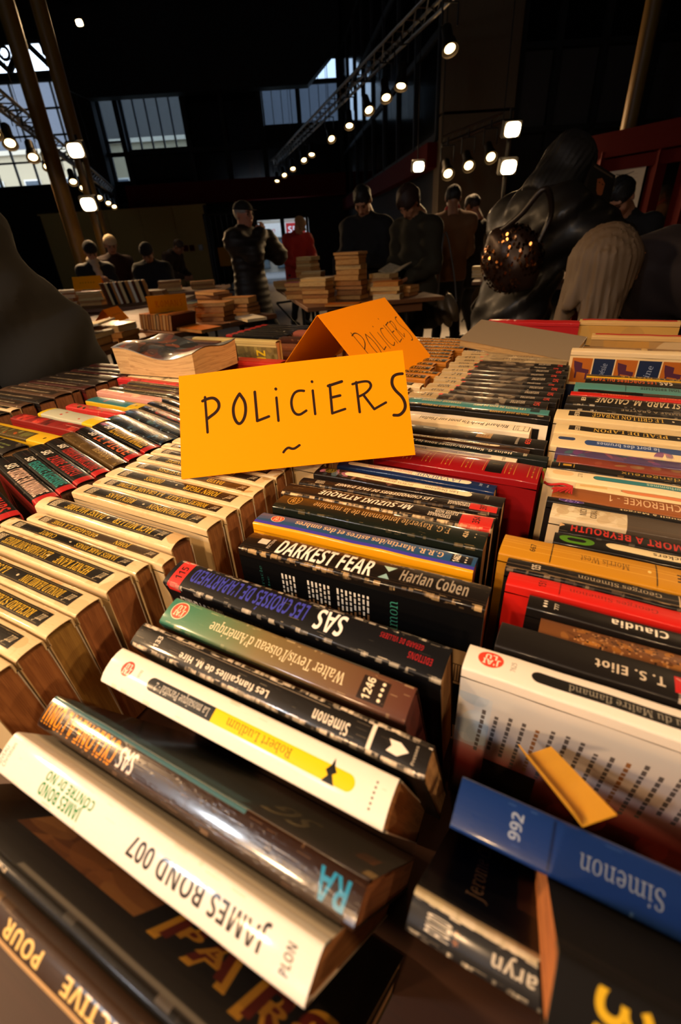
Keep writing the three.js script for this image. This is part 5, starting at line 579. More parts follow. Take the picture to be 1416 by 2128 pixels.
// o: h height, lean, side, neck, hp head pitch, hy head yaw, hands {L,R} local targets, coat {...}, legs colour, hair, hat, seat height, cell
function person(label, s, f, turn, o) {
  const g = thing('person', label, 'person', hall(s, 0, f), YAW + R(turn), o.group), k = o.h / 1.75, cell = (o.cell || .016) / k;
  const B = new THREE.Group(); B.name = 'figure'; const put = (name, geo, mat) => { geo.scale(k, k, k); return part(name, geo, mat, g); };
  const seat = o.seat, P = V(o.px || 0, seat ? seat / k + .1 : .95, o.pz || 0), a = R(o.lean || 0), sd = R(o.side || 0);
  const u = V(Math.sin(sd), Math.cos(a) * Math.cos(sd), Math.sin(a) * Math.cos(sd)), lat = V(Math.cos(sd), -Math.sin(sd), 0);
  const C = P.clone().addScaledVector(u, .28), N = P.clone().addScaledVector(u, .5), na = a + R(o.neck ?? 12), nd = V(Math.sin(sd * .6), Math.cos(na), Math.sin(na)), hc = N.clone().addScaledVector(nd, .19);
  const sh = [-1, 1].map((q) => N.clone().addScaledVector(u, -.05).addScaledVector(lat, q * (o.wide || .175))), hip = [-1, 1].map((q) => P.clone().add(V(q * .09, -.03, 0)));
  const tgt = [o.R || V(-.24, .78, .08), o.L || V(.24, .78, .08)], hint = [o.eR || V(-.5, -.6, -.6), o.eL || V(.5, -.6, -.6)], arms = sh.map((p, i) => ik(p, tgt[i], .29, .26, hint[i]));
  const foot = [-1, 1].map((q, i) => seat ? V(q * .12, .075, .38) : V(q * .11, .075, q * .06 * (o.stride || 1))), legs = hip.map((p, i) => ik(p, foot[i], .45, .44, V(0, .1, 1)));
  const torso = (e) => [bone(P, C, .125 + e, .135 + e, 1.35), bone(C, N.clone().addScaledVector(u, -.06), .14 + e, .11 + e, 1.4), bone(sh[0], sh[1], .062 + e, .062 + e, 1.1)];
  const arm = (i, e, f1 = 1) => [bone(sh[i], arms[i].mid, .052 + e, .042 + e), bone(arms[i].mid, arms[i].mid.clone().lerp(arms[i].end, f1), .041 + e, .028 + e + (1 - f1) * .02)];
  const leg = (i, e) => [bone(hip[i], legs[i].mid, .082 + e, .056 + e), bone(legs[i].mid, legs[i].end, .054 + e, .036 + e)];
  // body: torso, limbs, head and hands in one mesh
  const all = [P, C, N, hc, ...sh, ...foot, ...arms.map((q) => q.mid), ...arms.map((q) => q.end), ...legs.map((q) => q.mid)], lo = [9, 9, 9], hi = [-9, -9, -9]; all.forEach((p) => [p.x, p.y, p.z].forEach((c, i) => { lo[i] = Math.min(lo[i], c); hi[i] = Math.max(hi[i], c); })); const L2 = lo.map((v) => v - .26), H2 = hi.map((v) => v + .26); L2[1] = -.02;
  const bodyF = blend([...torso(-.02), ...arm(0, 0), ...arm(1, 0), ...leg(0, -.01), ...leg(1, -.01), bone(N, hc.clone().addScaledVector(nd, -.1), .06, .055)], .04);
  const skin = lin(o.skin || '#c08a68'), dark = lin('#2a1a14'), lip = lin(o.lip || '#8a4a3c');
  const bodyG = colour(nets(bodyF, L2, H2, Math.max(cell, .014)), () => skin);
  const hq = new THREE.Quaternion().setFromEuler(new THREE.Euler(na * .6 + R(o.hp ?? 10), R(o.hy || 0), sd * .5 + R(o.hr || 0), 'YXZ'));
  const headG = colour(headBase.clone(), (x, y, z) => (Math.hypot(Math.abs(x) - .031, y - .007) < .0105 && z > .07) ? dark : (Math.abs(x) < .024 && Math.abs(y + .058) < .009 && z > .075) ? lip : (Math.abs(Math.abs(x) - .032) < .02 && Math.abs(y - .029) < .005 && z > .06) ? dark : skin);
  headG.applyQuaternion(hq).translate(hc.x, hc.y, hc.z);
  const geos = [bodyG, headG];
  arms.forEach((q, i) => { const y = q.end.clone().sub(q.mid).normalize(), pn = (i ? o.nL : o.nR) || V(i ? -1 : 1, -.1, .3), z = pn.clone().addScaledVector(y, -pn.dot(y)).normalize(), x = new THREE.Vector3().crossVectors(y, z); const hG = colour(handBase.clone(), () => skin); if (i) hG.scale(-1, 1, 1), hG.index.array.reverse(); hG.applyMatrix4(new THREE.Matrix4().makeBasis(x, y, z)).translate(q.end.x, q.end.y, q.end.z); geos.push(hG); });
  geos.forEach((q) => q.deleteAttribute('uv')); const body = mergeGeometries(geos); body.computeVertexNormals(); put('body', body, skinMat);
  // clothes
  const rs = rng(Math.round(o.h * 1000 + s * 77)), ph = [rs() * 6, rs() * 6, rs() * 6], ct = o.coat, e = ct.e ?? .03;
  const folds = ct.quilt ? (x, y, z) => .011 * Math.abs(Math.sin(y * 46 + ph[0])) : (x, y, z) => (ct.fold ?? .006) * (Math.sin(x * 31 + y * 22 + ph[0]) * Math.sin(y * 27 - z * 19 + ph[1]) + .6 * Math.sin(z * 37 + x * 13 - y * 41 + ph[2]));
  const hem = ct.hem ?? .72, cuff = ct.cuff ?? .9, parts = [...torso(e), ...arm(0, e * .8, cuff), ...arm(1, e * .8, cuff)];
  if (hem < .9 && !seat) { const hb = P.clone().setY(hem + .05); hb.z += (ct.sway || 0); parts.push(bone(P, hb, .15 + e, (ct.flare || .16) + e, 1.25)); } if (seat) parts.push(...leg(0, e * .5).slice(0, 1), ...leg(1, e * .5).slice(0, 1));
  if (ct.collar !== false) parts.push(bone(N.clone().addScaledVector(u, -.03), N.clone().addScaledVector(nd, ct.collar || .05), .075 + e * .4, .072));
  const neckCut = bone(N.clone().addScaledVector(nd, (ct.collar || .05) + .02), hc, .052, .1), cf = blend(parts, ct.k || .05);
  put(ct.name || 'coat', nets((x, y, z) => { let d = cf(x, y, z) + folds(x, y, z); if (!seat) d = Math.max(d, hem - y); return Math.max(d, -neckCut(x, y, z)); }, L2, H2, cell), ct.mat || fabric(ct.c, ct.rough));
  const tf = blend([...leg(0, .018), ...leg(1, .018), bone(hip[0], hip[1], .1, .1, 1.15)], .03), tm = fabric(o.legs || '#15141a', .85);
  put(o.skirt ? 'skirt' : 'trousers', o.skirt ? nets((x, y, z) => Math.max(Math.max(bone(P, V(P.x, .12, P.z), .16, .27, 1.15)(x, y, z) + .008 * Math.sin(Math.atan2(z, x) * 9), .16 - y), y - P.y - .08), L2, H2, cell) : nets((x, y, z) => Math.max(Math.max(tf(x, y, z) + .004 * Math.sin(y * 40 + x * 20), .09 - y), y - P.y - .06), L2, H2, cell), tm);
  legs.forEach((q) => put('shoe', nets((x, y, z) => Math.max(bone(V(q.end.x, .05, q.end.z - .04), V(q.end.x, .035, q.end.z + .15), .055, .042)(x, y, z), -y + .002), [q.end.x - .1, -.02, q.end.z - .14], [q.end.x + .1, .14, q.end.z + .24], .014), std({ color: '#14100e', roughness: .5 })));
  // hair and hats, in the head's frame
  const onHead = (name, fn, lo2, hi2, mat, c = .007) => { const q = nets(fn, lo2, hi2, c); q.applyQuaternion(hq).translate(hc.x, hc.y, hc.z); return put(name, q, mat); };
  const strands = (x, y, z) => .002 * Math.sin(Math.atan2(x, z + .01) * 31 + y * 25) + .0016 * Math.sin(x * 190 + y * 60 + z * 130) + .0025 * Math.sin(x * 47 - y * 33 + z * 40), skull = ell(0, .028, -.014, .086, .1, .103);
  if (o.hair && !o.hair.hang) { const long = o.hair.long || 0, face = ell(0, -.04, .105, .068, .1, .062), hm = std({ color: o.hair.c, roughness: .6 }); const bob = long ? blend([skull, bone(V(-.06, .02, -.02), V(-.075, -long, .0), .045, .04), bone(V(.06, .02, -.02), V(.075, -long, .0), .045, .04), bone(V(0, .02, -.05), V(0, -long, -.06), .06, .05)], .04) : skull;
    onHead('hair', (x, y, z) => Math.max(Math.max(bob(x, y, z) + strands(x, y, z) - (o.hair.v || 0), -face(x, y, z)), long ? -y - long - .04 : (z > .0 ? -y + .015 : -y - .065 - z * .3)), [-.17, -.2 - long, -.17], [.17, .18, .15], hm); }
  if (o.hair && o.hair.hang) { const w0 = hc.clone(), fs = [ell(w0.x, w0.y + .03, w0.z, .1, .105, .11)]; for (let i = 0; i < 9; i++) { const a2 = i / 9 * 6.283, r0 = .062; fs.push(bone(w0.clone().add(V(Math.cos(a2) * r0, .02, Math.sin(a2) * r0)), w0.clone().add(V(Math.cos(a2) * .1 + .012 * Math.sin(i * 5), -o.hair.hang * (.72 + .28 * Math.sin(i * 2.3)), Math.sin(a2) * .08 + .05)), .05, .02)); } const hf = blend(fs, .03); put('hair_strands', nets((x, y, z) => hf(x, y, z) + .003 * Math.sin(Math.atan2(x - w0.x, z - w0.z) * 29 + y * 9) + .002 * Math.sin(x * 210 + z * 170 + y * 20), [w0.x - .2, w0.y - .4, w0.z - .2], [w0.x + .2, w0.y + .15, w0.z + .25], .008), std({ color: o.hair.c, roughness: .65 })); }
  if (o.hat) { const hm = o.hat.mat || fabric(o.hat.c, .9); const rib = (x, y, z) => .002 * Math.sin(Math.atan2(x, z) * 40); onHead(o.hat.cap ? 'cap' : 'beanie', o.hat.cap ? (x, y, z) => Math.min(Math.max(ell(0, .045, -.01, .095, .085, .112)(x, y, z), .045 - y), Math.max(bone(V(0, .05, .07), V(0, .043, .135), .062, .05)(x, (y - .05) * 5 + .05, z), Math.abs(y - .05 + z * .06) - .006)) : (x, y, z) => Math.max(ell(0, .045, -.014, .095, .1, .112)(x, y, z) + rib(x, y, z), .028 - y + z * .1), [-.14, 0, -.15], [.14, .18, .22], hm); }
  if (o.scarf) { const sc = bone(N.clone().addScaledVector(nd, .01), N.clone().addScaledVector(nd, o.scarf.up || .075), o.scarf.r || .09, (o.scarf.r || .09) - .005); put('scarf', nets((x, y, z) => blend([sc, ...(o.scarf.tail ? [bone(N.clone().add(V(0, .03, .09)), N.clone().addScaledVector(u, -.22).add(V(.03, 0, .15)), .05, .045, 1.6)] : [])], .03)(x, y, z) + .007 * Math.sin(y * 70 + Math.atan2(x, z) * 3), [N.x - .2, N.y - .35, N.z - .2], [N.x + .2, N.y + .2, N.z + .35], .011), fabric(o.scarf.c, .9)); }
  if (o.glasses) { const ring = new THREE.TorusGeometry(.02, .0022, 6, 20), r1 = ring.clone().translate(-.031, .006, .1), r2 = ring.clone().translate(.031, .006, .1), q = mergeGeometries([r1, r2]); q.applyQuaternion(hq).translate(hc.x, hc.y, hc.z); put('glasses', q, M.darkSteel); }
  const at = (v) => v.clone().multiplyScalar(k).applyAxisAngle(V(0, 1, 0), g.rotation.y).add(g.position); // a local point in the hall
  return { g, at, k, arms, N, P, hc };
}
// an open or closed book in somebody's hands: cover, pages
function heldBook(label, pos, rot, w, h, t, c, open, front) {
  const b = thing('held_book', label, 'book', pos); b.rotation.set(...rot, 'YXZ');
  if (open) { for (const q of [-1, 1]) { const pg = rbox(w, h, t / 2, .002, q * w / 2, 0, 0, 1); pg.rotateY(-q * .3); part('pages', paint(pg.translate(0, 0, .004), '#d8c8a8'), pageMat, b); const cv = boxG(w + .004, h + .004, .0015, q * w / 2, 0, -t / 4 - .001); cv.rotateY(-q * .3); part('cover', paint(cv, c), coverMat, b); } }
  else { part('pages', paint(boxG(w - .003, h - .004, t, 0, 0, 0), '#c8b08a'), pageMat, b); const cg = boxG(w, h, .0015, 0, 0, t / 2 + .001); part('front_cover', front ? cg : paint(cg, c), front || coverMat, b); part('back_cover', paint(boxG(w, h, .0015, 0, 0, -t / 2 - .001), c), coverMat, b); part('spine', paint(boxG(.0015, h, t + .003, -w / 2, 0, 0), c), coverMat, b); }
  return b;
}
{
  const leather = phys({ color: '#0c0908', roughness: .55, specularIntensity: .6, clearcoat: .22, clearcoatRoughness: .3 });
  person('elderly man in a flat cap and dark quilted jacket, hands raised to his face', -.8, 5.5, 62, { h: 1.66, hp: 0, neck: 8, hy: -6, R: V(-.05, 1.46, .24), L: V(.06, 1.43, .25), eR: V(-.7, -.7, .1), eL: V(.7, -.7, .1), nR: V(.3, 0, -1), nL: V(-.3, 0, -1), skin: '#b8785c', coat: { c: '#1c130e', quilt: 1, e: .075, hem: .62, flare: .18, rough: .6, cuff: .93 }, legs: '#17130f', hair: { c: '#8a8078' }, hat: { c: '#17120e', cap: 1 }, glasses: 1, cell: .014 });
  const seatStool = (p, y, who) => { const st = thing('stool', `plain stool under the ${who}`, 'stool', p, 0); part('seat', new THREE.CylinderGeometry(.17, .17, .04, 20).translate(0, y - .02, 0), tableWood, st); for (let i = 0; i < 4; i++) { const a = i * 1.571 + .78; part('leg', cylBetween(V(Math.cos(a) * .2, 0, Math.sin(a) * .2), V(Math.cos(a) * .12, y - .03, Math.sin(a) * .12), .014, .014, 8), M.darkSteel, st); } };
  const v1 = person('seated woman in a dark beanie with a pale scarf, reading', -3.27, 7.5, 32, { h: 1.68, seat: .58, hp: 26, neck: 14, R: V(-.05, .98, .3), L: V(.1, .98, .3), nR: V(.6, .6, 0), nL: V(-.6, .6, 0), skin: '#b08468', coat: { c: '#101218', e: .035, cuff: .95 }, hat: { c: '#141418' }, scarf: { c: '#b8a890', tail: 1 }, hair: { c: '#2a1c14' }, cell: .018 }); seatStool(hall(-3.27, 0, 7.5), .56, 'seated woman with the scarf');
  person('person in a pale woolly cap and maroon jacket beside the reading woman', -3.28, 8.3, 26, { h: 1.76, seat: .62, hp: 16, R: V(-.1, .86, .32), L: V(.16, .86, .32), skin: '#a8785c', coat: { c: '#2c1210', e: .04 }, hat: { c: '#b8a484' }, cell: .018 }); seatStool(hall(-3.28, 0, 8.3), .6, 'person in the maroon jacket');
  person('seated vendor in a black beanie and navy jacket, looking down', -2.42, 7.4, 6, { h: 1.66, seat: .55, hp: 24, neck: 20, lean: 8, R: V(-.12, .84, .34), L: V(.12, .84, .34), skin: '#96684c', coat: { c: '#0c0e16', e: .05 }, hat: { c: '#141216' }, cell: .018 }); seatStool(hall(-2.42, 0, 7.4), .53, 'vendor in the navy jacket');
  person('small figure of a browser in a brown coat bending far behind the vendors', -2.95, 9.6, 70, { h: 1.6, lean: 38, hp: 10, R: V(-.12, .95, .5), L: V(.12, .95, .5), skin: '#8a5c44', coat: { c: '#241610', e: .04, hem: .5 }, hair: { c: '#2a1a12' }, cell: .02 });
  person('man in a red and black jacket and light cap, bending over far books', -.5, 9, 28, { h: 1.7, lean: 22, hp: 22, R: V(-.14, 1.0, .42), L: V(.16, 1.0, .42), skin: '#a87454', coat: { c: '#a01a12', e: .045, hem: .7 }, hat: { c: '#8a6a48', cap: 1 }, legs: '#101014', cell: .018 });
  person('dark-dressed person stooping beside the man in red, back turned',   .3, 9.4, 112, { h: 1.72, lean: 34, hp: 14, R: V(-.14, .98, .5), L: V(.14, .98, .5), skin: '#7a5038', coat: { c: '#0d0c0e', e: .05, hem: .6 }, hair: { c: '#120e0c' }, cell: .018 });
  const rm = person('dark-haired man in a black coat reading, behind the book stacks', .44, 5.3, -22, { h: 1.72, hp: 30, neck: 20, lean: 6, R: V(-.08, 1.12, .34), L: V(.08, 1.12, .34), nR: V(.4, .8, 0), nL: V(-.4, .8, 0), skin: '#b07a58', coat: { c: '#0b0a0b', e: .04, hem: .35, flare: .2 }, hair: { c: '#100c0a' } });
  heldBook('small pale booklet in the hands of the man in black', rm.at(V(0, 1.15, .42)), [-1.35, rm.g.rotation.y, 0], .09, .14, .012, '#b89a70', true);
  const rw = person('woman in an olive jacket with short brown hair, reading an open book', .86, 4.75, -48, { h: 1.66, hp: 30, neck: 24, lean: 8, R: V(-.1, 1.02, .3), L: V(.12, 1.02, .3), nR: V(.5, .8, 0), nL: V(-.5, .8, 0), skin: '#b8805c', coat: { c: '#2c2614', e: .045, hem: .55, flare: .19, fold: .009 }, hair: { c: '#2c160c', v: .014 }, legs: '#14110e' });
  heldBook('open white-paged book held by the woman in olive', rw.at(V(.01, 1.08, .36)), [-1.3, rw.g.rotation.y, .1], .12, .18, .02, '#2a1a14', true);
  { const p = rw.at(V(.36, .72, .02)), b = thing('handbag', 'small pale shiny handbag hanging at the side of the woman in olive', 'bag', p, rw.g.rotation.y); part('pouch', nets((x, y, z) => ell(0, .0, 0, .13, .13, .06)(x, y, z) + .008 * Math.sin(x * 60 + y * 30), [-.16, -.16, -.1], [.16, .16, .1], .012), phys({ color: '#6a5c48', roughness: .4, metalness: .3 }), b); part('strap', new THREE.TubeGeometry(new THREE.CatmullRomCurve3([V(-.1, .08, 0), V(-.08, .35, .02), V(-.06, .62, 0), V(.02, .35, -.03), V(.1, .08, 0)]), 30, .009, 6), std({ color: '#3a3028', roughness: .5 }), b); }
  person('person seen from behind in a tan corduroy jacket and red scarf', 1.44, 6, 172, { h: 1.72, hp: 16, neck: 10, R: V(-.14, 1.02, .34), L: V(.16, 1.02, .34), skin: '#9a6a4c', coat: { c: '#6a4524', e: .045, hem: .82, flare: .15, collar: .04 }, scarf: { c: '#a01810' }, hair: { c: '#17100c' }, legs: '#0e0d10' });
  person('dark-haired person in a black jacket beyond the red scarf', 1.85, 6.6, -140, { h: 1.66, hp: 18, R: V(-.14, 1.02, .34), L: V(.16, 1.02, .34), skin: '#96684c', coat: { c: '#0c0b0d', e: .035, hem: .7 }, hair: { c: '#120d0b' } });
  const lw = person('woman in a glossy black leather jacket at the table end, head bent to a book', 0.9, 2.45, 104, { h: 1.64, lean: 12, neck: 26, hp: 26, hy: 10, wide: .19, R: V(-.19, 1.4, .27), L: V(-.04, 1.38, .33), eR: V(-.8, -.7, -.1), eL: V(.8, -.5, 0), nR: V(.6, .4, -.6), nL: V(-.6, .4, -.6), skin: '#a8744f', coat: { mat: leather, e: .07, hem: .6, flare: .19, fold: .011, k: .07, cuff: .9, collar: .09 }, hair: { c: '#0c0908', v: .02, long: .17 }, legs: '#0a090b', skirt: 1, scarf: { c: '#6a100c', r: .108, up: .12 }, cell: .013 });
  const face = coverArt((d) => d.bg('#14100e').poly([[.32, .3], [.5, .2], [.66, .3], [.64, .6], [.5, .72], [.38, .6]], '#8a4a28').poly([[.3, .34], [.36, .16], [.62, .14], [.68, .34], [.5, .24]], '#120c0a').rect(.4, .36, .07, .03, '#2a1410').rect(.54, .36, .07, .03, '#2a1410').blobs(12, ['#3a2016', '#4a2a1a'], .1, .7, .8, .3).rect(.1, .06, .8, .05, '#4a3a2c'), 128, 192);
  { const p = lw.at(V(-.17, 1.5, .27)), b = heldBook('dark paperback with a portrait cover held up by the woman in leather', p, [-.5, YAW + .35, -.5], .13, .19, .022, '#14100e', false, null); const m = b.children[1]; const g2 = m.geometry, uv = g2.attributes.uv, W = 2048; for (let i = 0; i < uv.count; i++) uv.setXY(i, (face.x + uv.getX(i) * face.w) / W, 1 - (face.y + (1 - uv.getY(i)) * face.h) / W); m.material = atlasMat(face.a, 'semi'); }
  { // sequined bag
    const p = hall(.8, 1.17, 2.22), b = thing('sequined_bag', 'brown sequined shoulder bag glittering under the arm of the woman in leather', 'bag', p, YAW - .5); const bg = nets((x, y, z) => ell(0, 0, 0, .125, .13, .07)(x, y + x * .2, z) + .004 * Math.sin(x * 50) * Math.sin(y * 44), [-.2, -.16, -.1], [.2, .16, .1], .011); part('pouch', bg, phys({ color: '#2c1a10', roughness: .4, metalness: .4 }), b);
    const sq = new THREE.CircleGeometry(.0075, 6), im = new THREE.InstancedMesh(sq, std({ color: '#8a5a34', metalness: 1, roughness: .18, side: THREE.DoubleSide }), 700), r = rng(77), mm = new THREE.Matrix4(), qq = new THREE.Quaternion(); for (let i = 0; i < 700; i++) { const th = r() * 6.283, v = r() * 2 - 1, q = Math.sqrt(1 - v * v), n = V(Math.cos(th) * q / .17, v / .13, Math.sin(th) * q / .075).normalize(); qq.setFromUnitVectors(V(0, 0, 1), n.clone().add(V(rr(-.3, .3, r), rr(-.3, .3, r), rr(-.3, .3, r))).normalize()); mm.compose(V(Math.cos(th) * q * .173, v * .133, Math.sin(th) * q * .078), qq, V(1, 1, 1)); im.setMatrixAt(i, mm); } im.scale.set(.74, 1, .93); im.rotation.z = -.15; im.name = 'sequins'; im.userData.kind = 'stuff'; b.add(im);
    part('strap', new THREE.TubeGeometry(new THREE.CatmullRomCurve3([V(-.1, .08, 0), V(.02, .16, .04), V(.1, .24, .05), V(.13, .16, .0), V(.1, .06, 0)]), 30, .012, 6), std({ color: '#1c120c', roughness: .4 }), b);
  }
  const te = person('person in a black short-sleeved top reaching down into books beside the white poster', 2.2, 3.75, -52, { h: 1.62, lean: 26, hp: 20, neck: 18, R: V(-.16, .96, .5), L: V(.2, .92, .42), nR: V(.2, -1, 0), nL: V(-.2, -1, 0), skin: '#b07c5c', coat: { name: 'shirt', c: '#08080a', e: .022, hem: .8, cuff: -.05, collar: .02 }, hair: { c: '#0c0908' } });
  person('person with long grey-fair hair in a dark maroon coat, stooping low over the table', 1.5, 1.85, -76, { h: 1.66, lean: 60, hp: 24, neck: 24, wide: .19, R: V(-.2, .72, .4), L: V(.22, .75, .4), skin: '#a8785c', coat: { c: '#170909', e: .05, hem: .45, flare: .2, fold: .008 }, hair: { c: '#64503a', long: .1, v: .02, hang: .26 }, legs: '#0c0a0c', cell: .013 });
  person('large olive-coated person standing against the table edge, only the coat in view', -.92, 1.02, 160, { h: 1.7, lean: 4, wide: .2, R: V(-.16, .98, .24), L: V(.2, .95, .24), eR: V(-1, -.2, -.2), eL: V(1, -.3, -.2), skin: '#a8785c', coat: { c: '#0f0d07', e: .06, hem: .93, flare: .22, fold: .012, k: .07, rough: .9 }, hair: { c: '#2a1c14' }, legs: '#0d0c0e', cell: .014 });
}
// ================================================================ THE FAR END OF THE LARGE TABLE
const gFar = 'loose books at the far end of the large table';
const farCover = coverArt((d) => { d.bg('#6a5c34').rect(0, 0, 1, .03, '#b8a468').blobs(90, ['#8a7c44', '#55491f', '#7c6e3a'], .3, .03, .7, .4, .02, .05).poly([[0, .03], [.02, 1], [.47, 1], [.46, .24], [.36, .1], [.2, .05]], '#15100d').blobs(8, ['#7a3a1c'], .06, .05, .1, .12, .04, .06).tx('ZEL', .82, .2, .1, .26, '#c8a818', SANS, 90); }, 512, 256);
book('book with a moss-green photographic cover and yellow letters, behind the thick paperback', -73, -52.5, -72, -73.8, { g: gFar, h: .142, hard: 1, cn: '#6a5c34', an: farCover, cf: '#b8a468', pg: '#c8a070', s: midSpine((d) => d.bg('#b09c60')) });
book('red and cream paperback under the moss-green cover', -63, -49, -67, -70.5, { g: gFar, h: .115, cn: '#a8241a', pg: '#c8a070', s: midSpine((d) => d.bg('#b02a1c').rect(0, 0, .25, 1, '#d8c090')) });
for (let i = 0; i < 4; i++) book(`${['brown cloth', 'plain tan', 'dark brown', 'pinkish brown'][i]} hardback beside the open side of the tent card`, -63.5 + i, -48.5 + i * .6, -76 - i * 4.6, -79.6 - i * 4.6, { name: 'hardback_book', g: gFar, hard: 1, h: .108 + i * .006, cn: ['#5a2c18', '#6a3a20', '#3a1c10', '#8a4a38'][i], pg: '#b08050', m: 'matte', s: midSpine((d) => d.bg(['#5a2c18', '#6a3a20', '#3a1c10', '#8a4a38'][i]).wear(20, '#8a5c3c')) });
for (let i = 0, z = -76; i < 13; i++) { const t = 1.9 + (i % 3) * .35; book(`black paperback with red spine end, ${ORD[i]} of the far black row`, -82, -65.5, z, z - t, { g: 'black red-ended paperbacks far on the large table', cn: '#14100e', pg: '#8a5c3c', m: 'gloss', s: midSpine((d) => d.bg('#14110f').rect(0, -.1, .12, 1.2, '#a81e18').lines(.2, .3, .7, .4, 1, '#8a7c64').wear(20)) }); z -= t + .12; if (i === 5) z -= 2; }
book('broad red book standing above its neighbours at the end of the middle row', -21.5, -4.2, -104, -107.4, { g: gFar, h: .134, cn: '#9a1214', cf: '#7a0c10', pg: '#c8a070', m: 'semi', s: midSpine((d) => d.bg('#a81418').tx('F', .22, .5, .03, .5, '#e8c8b8', SANS, 0).tx('G', .3, .5, .03, .5, '#e8c8b8', SANS, 0)), an: coverArt((d) => d.bg('#a01216').rect(.17, .1, .06, .18, '#d8b8a8').rect(.14, .18, .03, .1, '#d8b8a8').rect(.3, .1, .05, .16, '#b85a50'), 256, 160) });
for (let i = 0; i < 2; i++) book(`${['cream', 'tan'][i]} book with a red spine band, ${['last', 'last but one'][i]} at the table end`, [-4.4, -1.6][i], [12, 16][i], [-105, -98.5][i], [-108.4, -101.5][i], { g: gFar, h: [.136, .122][i], cn: '#c8a468', pg: '#d0ac70', m: 'semi', s: midSpine((d) => d.bg('#c8a060').rect(.03, .2, .94, .55, '#b01c18')), an: coverArt((d) => d.bg(['#c09448', '#a8824c'][i]).rect(0, .3, 1, .2, '#d0b88c').blobs(14, ['#b8863c', '#d8c090', '#9a7440'], 0, 0, 1, 1).rect(.3, .14, .1, .1, '#d8ccb0'), 256, 160) });
// ---- books lying down: one of each kind, then copies
const lyingKinds = {};
function lying(kind, cover, pages, L = .175, D = .112, T = .024) {
  const b = new THREE.Group(); b.name = 'lying_book'; part('pages', paint(boxG(L - .004, T - .0024, D - .004, 0, T / 2, .001), pages), pageMat, b); part('front_cover', paint(rbox(L, .0014, D, .0005, 0, T - .0007, 0, 1), cover), coverMat, b); part('back_cover', paint(rbox(L, .0014, D, .0005, 0, .0007, 0, 1), cover), coverMat, b); part('spine', paint(rbox(L, T, .0016, .0006, 0, T / 2, -D / 2 + .0008, 1), cover), coverMat, b);
  { const p = b.children[0].geometry, uv = p.attributes.uv, q = p.attributes.position; for (let i = 0; i < uv.count; i++) uv.setXY(i, q.getY(i) * 30 + L, q.getX(i) * 4); } lyingKinds[kind] = b; return b;
}
lying('tan', '#b0783c', '#d0a060'); lying('cream', '#e0c48c', '#dcb878'); lying('brown', '#5a3018', '#b07a44'); lying('red', '#9a2414', '#c89a60'); lying('black', '#1a1512', '#b88450'); lying('green', '#2a3c28', '#b88c58'); lying('white', '#e8dcc4', '#e0c898'); lying('grey', '#7a6a54', '#b0905c'); lying('orange', '#b8641c', '#c88c44');
function lay(kind, label, pos, turn, group, sc = [1, 1, 1], rx = 0, rz = 0) { const b = lyingKinds[kind].clone(); b.name = numbered('lying_book'); b.position.set(...pos); b.rotation.set(rx, turn, rz, 'YXZ'); b.scale.set(...sc); scene.add(b); return tag(b, label, 'book', group); }
const rS = rng(303);
function stack(desc, p, y, kinds, turn, sc = 1, group) { kinds.forEach((k, i) => { const t = rr(.7, 1.5, rS); lay(k, `${k} book, ${ORD[i]} up in ${desc}`, [p.x + rr(-.008, .008, rS), y + .0006, p.z + rr(-.008, .008, rS)], turn + rr(-.12, .12, rS), group || 'books stacked on the far tables', [sc * rr(.92, 1.1, rS), t, sc * rr(.92, 1.1, rS)]); y += .024 * t + .0008; }); return y; }
function uprightRow(desc, p, y, n, turn, kinds, lean = 0, group, spineUp = 0) { const dx = V(Math.cos(turn), 0, -Math.sin(turn)); let u = 0; for (let i = 0; i < n; i++) { const t = rr(.7, 1.3, rS), k = kinds[i % kinds.length]; const b = lay(k, `${k} book, ${ORD[i]} of ${desc}`, [p.x + dx.x * u, y + .0884, p.z + dx.z * u], 0, group || 'books standing in rows on the far tables', [1, t, 1]), up = V(0, Math.cos(lean), 0).addScaledVector(dx, Math.sin(lean)), row = V(0, -Math.sin(lean), 0).addScaledVector(dx, Math.cos(lean)); if (spineUp) { const aw = new THREE.Vector3().crossVectors(up, row); b.quaternion.setFromRotationMatrix(new THREE.Matrix4().makeBasis(aw, row, up.clone().negate())); b.scale.set(1, t, spineUp); } else b.quaternion.setFromRotationMatrix(new THREE.Matrix4().makeBasis(up, row, new THREE.Vector3().crossVectors(up, row))); b.position.y = y + (spineUp ? .056 * spineUp : .0875) * Math.cos(lean) + Math.max(0, Math.sin(lean)) * .024 * t + .0008; u += .024 * t + .0015 + Math.abs(lean) * .006; } }
// flat and tilted ones on the large table
lay('grey', 'grey paperback lying tilted across the hatched spines', [-.125, TT + .118, -.9], R(-12), gFar, [1.1, .55, .8], R(14), R(-6));
lay('cream', 'cream paperback lying flat behind the chequered cover', [.04, TT + .0005, -.955], R(4), gFar, [1.05, 2.2, .8]); lay('orange', 'yellow-orange thin paperback fanned over the cream one', [.09, TT + .055, -.95], R(-8), gFar, [1, 1.4, .8]); lay('black', 'black paperback lying askew by the yellow-orange one', [.0, TT + .09, -.945], R(-20), gFar, [.9, .6, .7]);
lay('brown', 'brown paperback lying flat beyond the thick curled one', [-.72, TT + .113, -.685], R(8), gFar, [.8, 1.1, .8]);
